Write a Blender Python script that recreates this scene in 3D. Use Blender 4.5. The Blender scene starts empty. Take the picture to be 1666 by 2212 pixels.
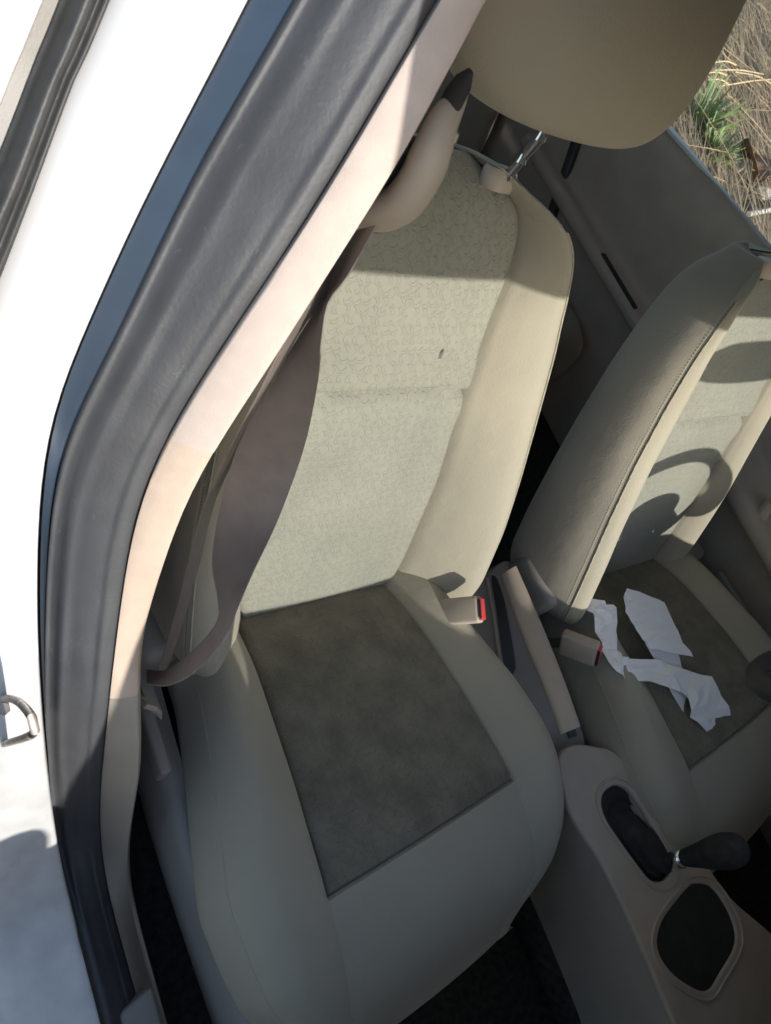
import bpy, bmesh, math, random
import numpy as np
from mathutils import Vector, Matrix, noise as mnoise
random.seed(7)
rng = np.random.default_rng(3)
scene = bpy.context.scene
col = scene.collection
rad = math.radians

# ------------------------------------------------------------------ camera
CR = np.array([[0.7919657649203147, -0.37645960354454583, 0.4806957396246212],
               [0.13942976015217962, 0.8780032221354424, 0.45789702325269566],
               [-0.5944321400951388, -0.2956154745930212, 0.747838165650197]])
CC = np.array([-0.574, -0.280, 1.501])
FPX = 1600.0
cam = bpy.data.cameras.new('camera')
cam_o = bpy.data.objects.new('camera', cam)
col.objects.link(cam_o)
M = Matrix([[CR[0][i], CR[1][i], CR[2][i], CC[i]] for i in range(3)] + [[0, 0, 0, 1]])
cam_o.matrix_world = M
cam.sensor_fit = 'HORIZONTAL'
cam.sensor_width = 36.0
cam.lens = 36.0 * FPX / 1666.0
cam.clip_start = 0.02
cam.clip_end = 300.0
cam.dof.use_dof = True
cam.dof.focus_distance = 1.0
cam.dof.aperture_fstop = 20.0
scene.camera = cam_o


# measured from the photograph: where a line of sight meets a real plane of the car
def _ray(q):
    return np.array([(q[0] - 833) / FPX, -(q[1] - 1106) / FPX, -1.0]) @ CR


def at_plane(q, p0, n):
    d = _ray(q)
    n = np.array(n, float)
    return CC + d * (((np.array(p0, float) - CC) @ n) / (d @ n))


def at_z(q, z): return at_plane(q, (0, 0, z), (0, 0, 1))
def at_x(q, x): return at_plane(q, (x, 0, 0), (1, 0, 0))
def at_y(q, y): return at_plane(q, (0, y, 0), (0, 1, 0))


def at_side(q, pf):
    ts = np.linspace(.1, 2.6, 6000)
    d = _ray(q)
    X = CC + ts[:, None] * d
    g = X[:, 0] - pf(X[:, 2])
    i = np.where(np.sign(g[:-1]) != np.sign(g[1:]))[0][0]
    a = g[i] / (g[i] - g[i + 1])
    return X[i] * (1 - a) + X[i + 1] * a


# ------------------------------------------------------------------ materials
def mat(name, rgb, rough=.6, metal=0., bump=(), var=None, spec=.5, sheen=0., coat=0., spots=None):
    m = bpy.data.materials.new(name)
    m.use_nodes = True
    nt = m.node_tree
    N, L = nt.nodes, nt.links
    bs = N['Principled BSDF']
    bs.inputs['Base Color'].default_value = (*rgb, 1)
    bs.inputs['Roughness'].default_value = rough
    bs.inputs['Metallic'].default_value = metal
    bs.inputs['Specular IOR Level'].default_value = spec
    if sheen:
        bs.inputs['Sheen Weight'].default_value = sheen
    if coat:
        bs.inputs['Coat Weight'].default_value = coat
        bs.inputs['Coat Roughness'].default_value = .06
    tc = N.new('ShaderNodeTexCoord')
    colr = None
    if var:      # (scale, amount, detail)
        nz = N.new('ShaderNodeTexNoise')
        nz.inputs['Scale'].default_value = var[0]
        nz.inputs['Detail'].default_value = var[2] if len(var) > 2 else 5
        L.new(tc.outputs['Object'], nz.inputs['Vector'])
        mp = N.new('ShaderNodeMapRange')
        mp.inputs['From Min'].default_value = .3
        mp.inputs['From Max'].default_value = .7
        mp.inputs['To Min'].default_value = 1 - var[1]
        mp.inputs['To Max'].default_value = 1 + var[1]
        L.new(nz.outputs['Fac'], mp.inputs['Value'])
        mx = N.new('ShaderNodeMix')
        mx.data_type = 'RGBA'
        mx.blend_type = 'MULTIPLY'
        mx.inputs['Factor'].default_value = 1
        mx.inputs['A'].default_value = (*rgb, 1)
        L.new(mp.outputs['Result'], mx.inputs['B'])
        colr = mx.outputs['Result']
    if spots:    # (scale, threshold, colour, stretch)
        nz = N.new('ShaderNodeTexNoise')
        nz.inputs['Scale'].default_value = spots[0]
        nz.inputs['Detail'].default_value = 8
        nz.inputs['Roughness'].default_value = .65
        mpp = N.new('ShaderNodeMapping')
        mpp.inputs['Scale'].default_value = spots[3] if len(spots) > 3 else (1, 1, 1)
        L.new(tc.outputs['Object'], mpp.inputs['Vector'])
        L.new(mpp.outputs['Vector'], nz.inputs['Vector'])
        mp = N.new('ShaderNodeMapRange')
        mp.inputs['From Min'].default_value = spots[1]
        mp.inputs['From Max'].default_value = spots[1] + .14
        mp.inputs['To Max'].default_value = spots[4] if len(spots) > 4 else .7
        L.new(nz.outputs['Fac'], mp.inputs['Value'])
        mx = N.new('ShaderNodeMix')
        mx.data_type = 'RGBA'
        L.new(mp.outputs['Result'], mx.inputs['Factor'])
        if colr:
            L.new(colr, mx.inputs['A'])
        else:
            mx.inputs['A'].default_value = (*rgb, 1)
        mx.inputs['B'].default_value = (*spots[2], 1)
        colr = mx.outputs['Result']
    if colr:
        L.new(colr, bs.inputs['Base Color'])
    prev = None
    for b in bump:   # (kind, scale, distance)
        if b[0] == 'weave':
            w1 = N.new('ShaderNodeTexVoronoi')
            w1.inputs['Scale'].default_value = b[1]
            w1.inputs['Randomness'].default_value = .35
            L.new(tc.outputs['Object'], w1.inputs['Vector'])
            h = w1.outputs['Distance']
        elif b[0] == 'wave':
            w1 = N.new('ShaderNodeTexWave')
            w1.inputs['Scale'].default_value = b[1]
            L.new(tc.outputs['UV'], w1.inputs['Vector'])
            h = w1.outputs['Fac']
        else:
            w1 = N.new('ShaderNodeTexNoise')
            w1.inputs['Scale'].default_value = b[1]
            w1.inputs['Detail'].default_value = 4
            L.new(tc.outputs['Object'], w1.inputs['Vector'])
            h = w1.outputs['Fac']
        bn = N.new('ShaderNodeBump')
        bn.inputs['Strength'].default_value = 1
        bn.inputs['Distance'].default_value = b[2]
        L.new(h, bn.inputs['Height'])
        if prev:
            L.new(prev, bn.inputs['Normal'])
        prev = bn.outputs['Normal']
    if prev:
        L.new(prev, bs.inputs['Normal'])
    return m


MT = {}
MT['white'] = mat('white_paint', (.68, .67, .66), .28, coat=.5, var=(9, .03), spots=(14, .62, (.52, .47, .40), (1, 1, .5), .45))
MT['white_dirty_shaded'] = mat('dusty_shaded_white_paint', (.56, .55, .53), .45, coat=.2, var=(30, .10), spots=(22, .58, (.40, .37, .32), (2, 2, .5), .35))  # dust spots over a base darkened for the shade on the sill
MT['edge'] = mat('sky_tinted_seal_lip', (.040, .058, .085), .32, var=(20, .1))
MT['rubber'] = mat('dusty_black_rubber', (.060, .061, .065), .55, var=(26, .12), bump=(('noise', 240, .0004),),
                   spots=(75, .64, (.20, .20, .20), (1, 1, .6), .6))
MT['rubber2'] = mat('black_rubber', (.035, .035, .034), .5, var=(60, .2), bump=(('noise', 260, .0004),))
MT['trim_up'] = mat('pale_pillar_trim', (.52, .43, .37), .75, var=(60, .05), bump=(('noise', 900, .0003),))
MT['trim_low'] = mat('beige_pillar_trim', (.52, .41, .32), .7, var=(60, .05), bump=(('noise', 900, .0003),))
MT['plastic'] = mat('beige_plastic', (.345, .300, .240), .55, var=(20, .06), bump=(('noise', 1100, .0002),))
MT['plastic_pale'] = mat('pale_beige_plastic', (.395, .335, .265), .55, var=(20, .06), bump=(('noise', 1100, .0002),))
MT['card'] = mat('brown_beige_door_card', (.40, .335, .265), .42, var=(14, .08), bump=(('noise', 900, .0003),))
MT['ledge'] = mat('pale_ledge_highlight', (.55, .56, .50), .4, var=(30, .06))
MT['plastic_grey'] = mat('grey_plastic', (.235, .220, .200), .5, var=(12, .08), bump=(('noise', 700, .0003),))
MT['dark_plastic'] = mat('dark_plastic', (.035, .034, .034), .5, var=(30, .15), bump=(('noise', 500, .0003),))
MT['dull'] = mat('dull_dusty_plastic', (.034, .034, .031), .95, spec=.15, var=(60, .3))
MT['gaiter'] = mat('dark_grey_lining', (.020, .019, .017), .75, var=(50, .25))
MT['black'] = mat('black_lining', (.022, .021, .020), .8, var=(80, .3))
MT['carpet'] = mat('black_carpet', (.036, .033, .028), .95, var=(90, .5), bump=(('noise', 600, .003),), spots=(160, .66, (.06, .055, .04), (1, 1, 1), .6))
MT['bolster'] = mat('beige_seat_cloth', (.338, .308, .234), .9, sheen=.12, var=(6, .06, 6), bump=(('noise', 420, .0005), ('noise', 14, .003)))
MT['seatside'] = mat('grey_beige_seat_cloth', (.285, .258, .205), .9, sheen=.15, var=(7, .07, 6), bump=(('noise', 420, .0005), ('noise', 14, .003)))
MT['stain'] = mat('dark_stain', (.12, .118, .10), .95)
MT['thread'] = mat('stitch_thread', (.15, .14, .115), .8)
MT['belt'] = mat('woven_belt', (.195, .160, .138), .6, bump=(('wave', 330, .0003),), var=(50, .1))
MT['chrome'] = mat('chrome', (.75, .77, .78), .18, metal=1, var=(40, .05))
MT['rust'] = mat('rusty_steel', (.46, .40, .34), .4, metal=.75, var=(90, .4), spots=(60, .52, (.16, .07, .03), (1, 1, 1), .8))
MT['red'] = mat('red_button', (.55, .045, .05), .4, var=(60, .08))
MT['tissue'] = mat('white_tissue', (.86, .86, .84), .9, bump=(('noise', 420, .0003),))
MT['straw'] = mat('dry_straw', (.56, .41, .23), .8, var=(3, .35))
MT['straw2'] = mat('pale_straw', (.62, .48, .27), .75, var=(3, .3))
MT['blade'] = mat('green_blade', (.19, .27, .11), .6, var=(8, .35))
MT['soil'] = mat('dry_soil', (.115, .082, .052), .95, var=(14, .45), bump=(('noise', 30, .03), ('noise', 140, .008)),
                 spots=(9, .5, (.22, .165, .10), (1, 1, 1), .7))
MT['leaf'] = mat('dead_leaf', (.26, .15, .08), .8, var=(25, .45), bump=(('noise', 60, .004),))
MT['paper'] = mat('pale_litter', (.55, .52, .47), .8, var=(12, .2))
MT['stone'] = mat('grey_stone', (.34, .31, .27), .9, var=(20, .3), bump=(('noise', 40, .01),))


def insert_material(name, base, lo, hi, nsc):
    m = mat(name, base, .88, sheen=.12)
    nt = m.node_tree
    N, L = nt.nodes, nt.links
    bs = N['Principled BSDF']
    tc = N.new('ShaderNodeTexCoord')

    def math_(op, a, b=None, c=None):
        n = N.new('ShaderNodeMath')
        n.operation = op
        for i, v in enumerate((a, b, c)):
            if v is None:
                continue
            if isinstance(v, (int, float)):
                n.inputs[i].default_value = v
            else:
                L.new(v, n.inputs[i])
        return n.outputs[0]

    def vm(op, a, b=None):
        n = N.new('ShaderNodeVectorMath')
        n.operation = op
        for i, v in enumerate((a, b)):
            if v is None:
                continue
            if isinstance(v, tuple):
                n.inputs[i].default_value = v
            else:
                L.new(v, n.inputs[i])
        return n

    def rng_(v, a, b, lo=0., hi=1.):
        n = N.new('ShaderNodeMapRange')
        n.inputs['From Min'].default_value = a
        n.inputs['From Max'].default_value = b
        n.inputs['To Min'].default_value = lo
        n.inputs['To Max'].default_value = hi
        L.new(v, n.inputs['Value'])
        return n.outputs['Result']
    # wobble the coordinates a little so the pattern is not ruled
    nz = N.new('ShaderNodeTexNoise')
    nz.inputs['Scale'].default_value = 160
    nz.inputs['Detail'].default_value = 3
    L.new(tc.outputs['UV'], nz.inputs['Vector'])
    wob = vm('SCALE', vm('SUBTRACT', nz.outputs['Color'], (.5, .5, .5)).outputs[0])
    wob.inputs['Scale'].default_value = .0007
    uv = vm('ADD', tc.outputs['UV'], wob.outputs[0])
    sc = vm('SCALE', uv.outputs[0])
    sc.inputs['Scale'].default_value = 1 / .0118
    vo = N.new('ShaderNodeTexVoronoi')
    vo.voronoi_dimensions = '2D'
    vo.inputs['Scale'].default_value = 1
    vo.inputs['Randomness'].default_value = .10
    L.new(sc.outputs[0], vo.inputs['Vector'])
    loc = vm('SUBTRACT', sc.outputs[0], vo.outputs['Position'])
    wn = N.new('ShaderNodeTexWhiteNoise')
    wn.noise_dimensions = '2D'
    L.new(vo.outputs['Position'], wn.inputs['Vector'])
    q = math_('MULTIPLY', math_('FLOOR', math_('MULTIPLY', wn.outputs['Value'], 3.0)), math.pi / 2)
    vr = N.new('ShaderNodeVectorRotate')
    vr.rotation_type = 'Z_AXIS'
    L.new(loc.outputs[0], vr.inputs['Vector'])
    L.new(q, vr.inputs['Angle'])
    d1 = vm('LENGTH', vr.outputs[0]).outputs['Value']
    d2 = vm('LENGTH', vm('ADD', vr.outputs[0], (.20, .06, 0)).outputs[0]).outputs['Value']
    cres = math_('MULTIPLY', rng_(d1, .43, .37), rng_(d2, .36, .42))
    tri = math_('GREATER_THAN', vm('DOT_PRODUCT', vr.outputs[0], (.8, .6, 0)).outputs['Value'], .05)
    n2 = N.new('ShaderNodeTexNoise')
    n2.inputs['Scale'].default_value = nsc
    n2.inputs['Detail'].default_value = 6
    L.new(tc.outputs['Object'], n2.inputs['Vector'])
    n3 = N.new('ShaderNodeTexVoronoi')
    n3.inputs['Scale'].default_value = 750
    L.new(tc.outputs['Object'], n3.inputs['Vector'])
    f = math_('ADD', math_('ADD', rng_(n2.outputs['Fac'], .34, .66, lo, hi), math_('MULTIPLY', cres, .17)), math_('MULTIPLY', tri, -.07))
    mx = N.new('ShaderNodeMix')
    mx.data_type = 'RGBA'
    mx.blend_type = 'MULTIPLY'
    mx.inputs['Factor'].default_value = 1
    mx.inputs['A'].default_value = (*base, 1)
    L.new(f, mx.inputs['B'])
    L.new(mx.outputs['Result'], bs.inputs['Base Color'])
    h = math_('ADD', math_('MULTIPLY', cres, 1.0), math_('ADD', math_('MULTIPLY', tri, .18), math_('MULTIPLY', n3.outputs['Distance'], .35)))
    bn = N.new('ShaderNodeBump')
    bn.inputs['Distance'].default_value = .0008
    L.new(h, bn.inputs['Height'])
    L.new(bn.outputs['Normal'], bs.inputs['Normal'])
    return m


MT['insert'] = insert_material('grey_patterned_cloth', (.250, .248, .198), .92, 1.06, 8)
MT['insert_dark'] = insert_material('dark_patterned_cloth', (.160, .146, .104), .78, 1.20, 24)  # darker, blotchier copy of the panel cloth for the cushions


def glass_material():
    m = bpy.data.materials.new('window_glass')
    m.use_nodes = True
    N, L = m.node_tree.nodes, m.node_tree.links
    N.remove(N['Principled BSDF'])
    tr = N.new('ShaderNodeBsdfTransparent')
    tr.inputs['Color'].default_value = (.965, .965, .955, 1)
    gl = N.new('ShaderNodeBsdfGlossy')
    gl.inputs['Roughness'].default_value = .02
    fr = N.new('ShaderNodeFresnel')
    fr.inputs['IOR'].default_value = 1.35
    mx = N.new('ShaderNodeMixShader')
    L.new(fr.outputs[0], mx.inputs[0])
    L.new(tr.outputs[0], mx.inputs[1])
    L.new(gl.outputs[0], mx.inputs[2])
    L.new(mx.outputs[0], N['Material Output'].inputs['Surface'])
    return m


MT['glass'] = glass_material()


# ------------------------------------------------------------------ builders
def tag(o, label=None, cat=None, group=None, kind=None):
    if label: o['label'] = label
    if cat: o['category'] = cat
    if group: o['group'] = group
    if kind: o['kind'] = kind
    return o


def empty(name, loc=(0, 0, 0)):
    o = bpy.data.objects.new(name, None)
    o.empty_display_size = .05
    o.location = loc
    col.objects.link(o)
    return o


def link(name, me, m, parent=None, sharp=35):
    if m is not None:
        me.materials.append(m)
    for p in me.polygons:
        p.use_smooth = True
    if sharp:
        me.set_sharp_from_angle(angle=rad(sharp))
    o = bpy.data.objects.new(name, me)
    col.objects.link(o)
    if parent is not None:
        o.parent = parent
        par = parent
        loc = Vector((0, 0, 0))
        while par is not None:
            loc += par.location
            par = par.parent
        # meshes are written in world coordinates: keep them there
        o.location = -loc if loc.length else (0, 0, 0)
    return o


def pydata(name, V, F, m, parent=None, sharp=35, uv=None):
    me = bpy.data.meshes.new(name)
    me.from_pydata([tuple(map(float, v)) for v in V], [], F)
    me.update()
    if uv is not None:
        lay = me.uv_layers.new(name='UVMap')
        for lp in me.loops:
            lay.data[lp.index].uv = uv[lp.vertex_index]
    bm = bmesh.new()
    bm.from_mesh(me)
    bmesh.ops.recalc_face_normals(bm, faces=bm.faces)
    bm.to_mesh(me)
    bm.free()
    return link(name, me, m, parent, sharp)


def grid(rows, close_u=False, cap=False):
    """rows: list of equally long point lists"""
    n = len(rows[0])
    V = [p for r in rows for p in r]
    F = []
    for i in range(len(rows) - 1):
        for j in range(n if close_u else n - 1):
            a = i * n + j
            b = i * n + (j + 1) % n
            F.append((a, b, b + n, a + n))
    if cap:
        F.append(tuple(range(n))[::-1])
        F.append(tuple(range((len(rows) - 1) * n, len(rows) * n)))
    return V, F


def solid_sheet(rows, th):
    """a sheet with thickness th along its own normals"""
    R = np.array(rows, float)
    du = np.gradient(R, axis=1)
    dv = np.gradient(R, axis=0)
    nn = np.cross(du, dv)
    nn /= np.linalg.norm(nn, axis=2)[..., None] + 1e-9
    B = R - nn * th
    a, b = R.shape[:2]
    V = list(R.reshape(-1, 3)) + list(B.reshape(-1, 3))
    o = a * b
    F = []
    for i in range(a - 1):
        for j in range(b - 1):
            k = i * b + j
            F.append((k, k + 1, k + b + 1, k + b))
            F.append((o + k, o + k + b, o + k + b + 1, o + k + 1))
    for i in range(a - 1):
        for j in (0, b - 1):
            k = i * b + j
            F.append((k, k + b, o + k + b, o + k))
    for j in range(b - 1):
        for i in (0, a - 1):
            k = i * b + j
            F.append((k, k + 1, o + k + 1, o + k))
    return V, F


def catmull(P, n):
    P = np.array(P, float)
    Q = np.vstack([2 * P[0] - P[1], P, 2 * P[-1] - P[-2]])
    out = []
    m = len(P) - 1
    for t in np.linspace(0, m, n):
        i = min(int(t), m - 1)
        f = t - i
        p0, p1, p2, p3 = Q[i], Q[i + 1], Q[i + 2], Q[i + 3]
        out.append(.5 * ((2 * p1) + (-p0 + p2) * f + (2 * p0 - 5 * p1 + 4 * p2 - p3) * f * f + (-p0 + 3 * p1 - 3 * p2 + p3) * f ** 3))
    return np.array(out)


def resample(P, n, lin=False):
    P = np.array(P, float) if lin else catmull(P, 240)
    s = np.concatenate([[0], np.cumsum(np.linalg.norm(np.diff(P, axis=0), axis=1))])
    t = np.linspace(0, s[-1], n)
    return np.stack([np.interp(t, s, P[:, k]) for k in range(P.shape[1])], 1)


def tube_vf(path, r, k=12, close=False, flat=1.0, side=(0, 0, 1)):
    P = np.array(path, float)
    n = len(P)
    r = np.broadcast_to(np.array(r, float), (n,))
    rows = []
    for i in range(n):
        t = P[min(i + 1, n - 1)] - P[max(i - 1, 0)]
        if close:
            t = P[(i + 1) % n] - P[(i - 1) % n]
        t /= np.linalg.norm(t)
        a = np.cross(t, side)
        a /= np.linalg.norm(a) + 1e-9
        b = np.cross(a, t)
        rows.append([P[i] + r[i] * (math.cos(w) * a * flat + math.sin(w) * b) for w in np.linspace(0, 2 * math.pi, k, endpoint=False)])
    if close:
        rows.append(rows[0])
    return grid(rows, True, not close)


def tube(name, path, r, m, parent=None, k=12, close=False, flat=1.0, side=(0, 0, 1)):
    V, F = tube_vf(path, r, k, close, flat, side)
    return pydata(name, V, F, m, parent, 50)


def join_vf(*parts):
    V, F = [], []
    for v, f in parts:
        o = len(V)
        V += list(v)
        F += [tuple(i + o for i in q) for q in f]
    return V, F


def hexa(name, corners, bev, m, parent=None, seg=3):
    """box from 8 corners: four of the bottom ring, four of the top ring"""
    bm = bmesh.new()
    vs = [bm.verts.new(tuple(map(float, c))) for c in corners]
    for f in ((0, 3, 2, 1), (4, 5, 6, 7), (0, 1, 5, 4), (1, 2, 6, 5), (2, 3, 7, 6), (3, 0, 4, 7)):
        bm.faces.new([vs[i] for i in f])
    bmesh.ops.recalc_face_normals(bm, faces=bm.faces)
    if bev:
        bmesh.ops.bevel(bm, geom=bm.edges[:], offset=bev, segments=seg, affect='EDGES', profile=.5)
    me = bpy.data.meshes.new(name)
    bm.to_mesh(me)
    bm.free()
    return link(name, me, m, parent, 40)


def box(name, lo, hi, bev, m, parent=None, seg=3):
    x0, y0, z0 = lo
    x1, y1, z1 = hi
    return hexa(name, [(x0, y0, z0), (x1, y0, z0), (x1, y1, z0), (x0, y1, z0), (x0, y0, z1), (x1, y0, z1), (x1, y1, z1), (x0, y1, z1)], bev, m, parent, seg)


def orient_box(name, c, ax, ay, az, bev, m, parent=None):
    c, ax, ay, az = (np.array(v, float) for v in (c, ax, ay, az))
    cs = [c + sx * ax + sy * ay + sz * az for sz in (-1, 1) for sx, sy in ((-1, -1), (1, -1), (1, 1), (-1, 1))]
    return hexa(name, cs, bev, m, parent)


def panel(name, outlines, th, bev, m, parent=None, frame=None, smooth=24):
    """flat plate with holes; outlines are 2-D loops, frame maps (a, b, h) to the world"""
    cu = bpy.data.curves.new(name, 'CURVE')
    cu.dimensions = '2D'
    cu.fill_mode = 'BOTH'
    cu.extrude = th / 2 - bev
    cu.bevel_depth = bev
    cu.bevel_resolution = 3
    for o in outlines:
        P = np.array(o, float)
        if smooth:
            Q = np.vstack([P[-2:], P, P[:3]])
            C = []
            for i in range(len(P)):
                p0, p1, p2, p3 = Q[i + 1], Q[i + 2], Q[i + 3], Q[i + 4]
                for f in np.linspace(0, 1, 6, endpoint=False):
                    C.append(.5 * ((2 * p1) + (-p0 + p2) * f + (2 * p0 - 5 * p1 + 4 * p2 - p3) * f * f + (-p0 + 3 * p1 - 3 * p2 + p3) * f ** 3))
            P = np.array(C)
        sp = cu.splines.new('POLY')
        sp.points.add(len(P) - 1)
        for i, p in enumerate(P):
            sp.points[i].co = (p[0], p[1], 0, 1)
        sp.use_cyclic_u = True
    tmp = bpy.data.objects.new('tmp_curve', cu)
    col.objects.link(tmp)
    bpy.context.view_layer.update()
    dg = bpy.context.evaluated_depsgraph_get()
    me = bpy.data.meshes.new_from_object(tmp.evaluated_get(dg))
    bpy.data.objects.remove(tmp)
    me.name = name
    if frame:
        for v in me.vertices:
            v.co = Vector(frame(v.co.x, v.co.y, v.co.z))
    me.materials.clear()
    bm = bmesh.new()
    bm.from_mesh(me)
    bmesh.ops.remove_doubles(bm, verts=bm.verts, dist=1e-5)
    bmesh.ops.recalc_face_normals(bm, faces=bm.faces)
    bm.to_mesh(me)
    bm.free()
    return link(name, me, m, parent, 30)


def lerp(t, xs, ys): return np.interp(t, xs, ys)


def smoothtab(xs, ys):
    """monotone-ish smooth table"""
    xs = np.array(xs, float)
    ys = np.array(ys, float)

    def f(t):
        g = 0
        for k in (-1, -.5, 0, .5, 1):
            g += np.interp(t + k * .018, xs, ys)
        return g / 5
    return f


# ------------------------------------------------------------------ front seats
REC = rad(22)
SU = np.array([1, 0, 0.])
SV = np.array([0, math.sin(REC), math.cos(REC)])
SN = np.array([0, -math.cos(REC), math.sin(REC)])


def make_seat(x0, y0, label, group, lever_side, lean=(0, 0), outer=1.0, crest=1.0):
    root = tag(empty('front_seat', (x0, y0, .30)), label, 'car seat', group)
    O = np.array([x0, y0, .58])

    def B(u, v, w): return O + (u + lean[0] + lean[1] * v) * SU + v * SV + w * SN
    W = smoothtab([-.100, -.092, -.08, -.065, -.045, 0, .1, .2, .3, .4, .48, .53, .555, .573, .588, .600],
                  [.13, .185, .225, .248, .260, .272, .275, .271, .262, .247, .226, .205, .185, .155, .115, .07])
    I = smoothtab([-.100, 0, .16, .33, .44, .50, .545, .57, .587, .600], [.13, .148, .155, .138, .134, .145, .145, .128, .09, .05])
    CR_ = smoothtab([-.100, -.08, -.05, 0, .1, .3, .45, .53, .57, .60], [.030, .065, .085, .090, .082, .055, .040, .036, .024, 0])
    DP = smoothtab([-.100, -.08, 0, .3, .54, .600], [-.06, -.082, -.092, -.086, -.082, -.088])

    def roll(v):
        r = 0
        if v > .55: r -= ((v - .55) / .05) ** 2 * .024
        if v < -.055: r -= ((-.055 - v) / .045) ** 2 * .065
        return r
    def ri(v):
        return -.036 * (max(v - .43, 0) / .17) ** 1.6
    vs = np.concatenate([np.linspace(-.100, .02, 24), np.linspace(.03, .535, 62), np.linspace(.540, .600, 18)])

    def seam_w(u, v):      # insert surface
        i = I(v)
        w = .006 * (1 - (u / i) ** 2) + roll(v) + ri(v)
        vs_ = .318 - .010 * (u / .14) ** 2 + .012
        d = v - vs_
        w -= .010 * math.exp(-(d / .0045) ** 2)
        w += .0055 * math.exp(-((d - .012) / .009) ** 2) * (.6 + .8 * mnoise.noise(Vector((u * 75, 0, x0))))
        w += .006 * math.exp(-((d - .03) / .022) ** 2) + .004 * math.exp(-((d + .028) / .02) ** 2)
        return w
    bol, sid = [], []
    for s in (-1, 1):
        rows = []
        for v in vs:
            i, wd, c, d, r = I(v), W(v), CR_(v), DP(v), roll(v)
            if s == lever_side:
                wd, c = i + (wd - i) * outer, c * crest
            g = wd - i
            q = ri(v)
            key = [(i, -.018 + r + q), (i + .004, .004 + r + q), (i + .30 * g, .55 * c + .006 + r + q * .55), (i + .62 * g, c + .004 + r), (i + .84 * g, .93 * c + r), (i + .97 * g, .55 * c - .006 + r * .6),
                   (wd, -.01), (wd - .002, max(-.05, d * .55)), (wd - .012, d * .85), (max(wd - .045, 0), d), (0, d - .008)]
            a = catmull(key[1:], 40)
            rows.append([B(s * p[0], v, p[1]) for p in [key[0]] + list(a)])
        bol.append(grid([q_[:17] for q_ in rows]))
        sid.append(grid([q_[16:] for q_ in rows]))
        # close the top and the bottom of this half
        for rr in (rows[0], rows[-1]):
            ctr = sum(rr) / len(rr)
            V = list(rr) + [ctr]
            bol.append((V, [(k, k + 1, len(rr)) for k in range(len(rr) - 1)] + [(len(rr) - 1, 0, len(rr))]))
    for v in (vs[0], vs[-1]):       # close the middle of the top and the bottom
        i = I(v)
        rr = [B(u, v, seam_w(u, v) - .007) for u in np.linspace(-i, i, 9)] + [B(0, v, DP(v) - .008)]
        bol.append((rr, [(k, k + 1, 9) for k in range(8)]))
    V, F = join_vf(*bol)
    back = pydata('backrest', V, F, MT['bolster'], root, 60)
    for sd_ in sid:
        pydata('side_panel', *sd_, MT['seatside'], back, 60)  # separate side cloth, its tone darkened to hold the shade there
    rows, uvs = [], []
    for v in vs:
        i = I(v)
        us = np.concatenate([[-i], np.linspace(-i + .004, i - .004, 25), [i]])
        rows.append([B(u, v, seam_w(u, v) - (.007 if abs(u) >= i - 1e-6 else 0)) for u in us])
        uvs += [(u + x0 * .37, v) for u in us]
    V, F = grid(rows)
    pnl = pydata('patterned_panel', V, F, MT['insert'], back, 60, uv=uvs)
    st = []
    for u in np.linspace(-.128, .128, 64):
        vq = .330 - .010 * (u / .14) ** 2
        st.append(tube_vf([B(u - .0014, vq + .001, seam_w(u, vq + .001) + .0008), B(u + .0014, vq + .0012, seam_w(u, vq + .0012) + .0008)], .0007, 5))
    pydata('cross_stitching', *join_vf(*st), MT['thread'], back, 60)
    if outer == 1.0:      # a small dark stain on the near panel
        du = .062
        rr_ = [[B(du + .0028 * q * math.cos(t) + .0018 * q * math.sin(t), .381 + .009 * q * math.sin(t), seam_w(du, .381) + .0009) for t in np.linspace(0, 2 * math.pi, 16, endpoint=False)] for q in (.05, 1)]
        pydata('stain', *grid(rr_, True), MT['stain'], back, 60)
    # stitched piping along the crest of both side bolsters
    for s in (-1, 1):
        pts, pts2 = [], []
        for v in np.linspace(-.045, .555, 130):
            i, wd, c = I(v), W(v), CR_(v)
            if s == lever_side:
                wd, c = i + (wd - i) * outer, c * crest
            g = wd - i
            pts.append(B(s * (i + .87 * g), v, .89 * c + .0010 + roll(v)))
            pts2.append(B(s * (i + .905 * g), v, .82 * c + .0003 + roll(v)))
        a = tube_vf(pts, .0014, 6)
        pydata('piping', *a, MT['bolster'], back, 60)
        # visible stitches
        st = []
        for k in range(0, 129):
            p, q = np.array(pts2[k]), np.array(pts2[k + 1])
            st.append(tube_vf([p + SN * .0012, p + (q - p) * .65 + SN * .0012], .0006, 5))
        pydata('stitching', *join_vf(*st), MT['thread'], back, 60)

    # headrest
    hr = []
    for v in np.linspace(-1, 1, 40):
        row = []
        for a in np.linspace(0, 2 * math.pi, 64, endpoint=False):
            sv = math.sin(v * math.pi / 2)
            cvv = max(math.cos(v * math.pi / 2), 1e-4)
            k = cvv ** .42
            ca, sa = math.cos(a), math.sin(a)
            e = .62
            uu = (.172 + .016 * sv) * k * math.copysign(abs(ca) ** e, ca)
            ww = .058 * k * math.copysign(abs(sa) ** .75, sa)
            vv = .112 * math.copysign(abs(sv) ** .72, sv)
            # the lower edge hangs lower in the middle
            vv -= .012 * (1 - (uu / .17) ** 2) * (1 if sv < 0 else 0)
            row.append(B(uu + .036, .786 + vv, .082 + ww - .02 * (uu / .16) ** 2))
        hr.append(row)
    V, F = grid(hr, True, True)
    head = pydata('headrest', V, F, MT['bolster'], root, 0)
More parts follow.
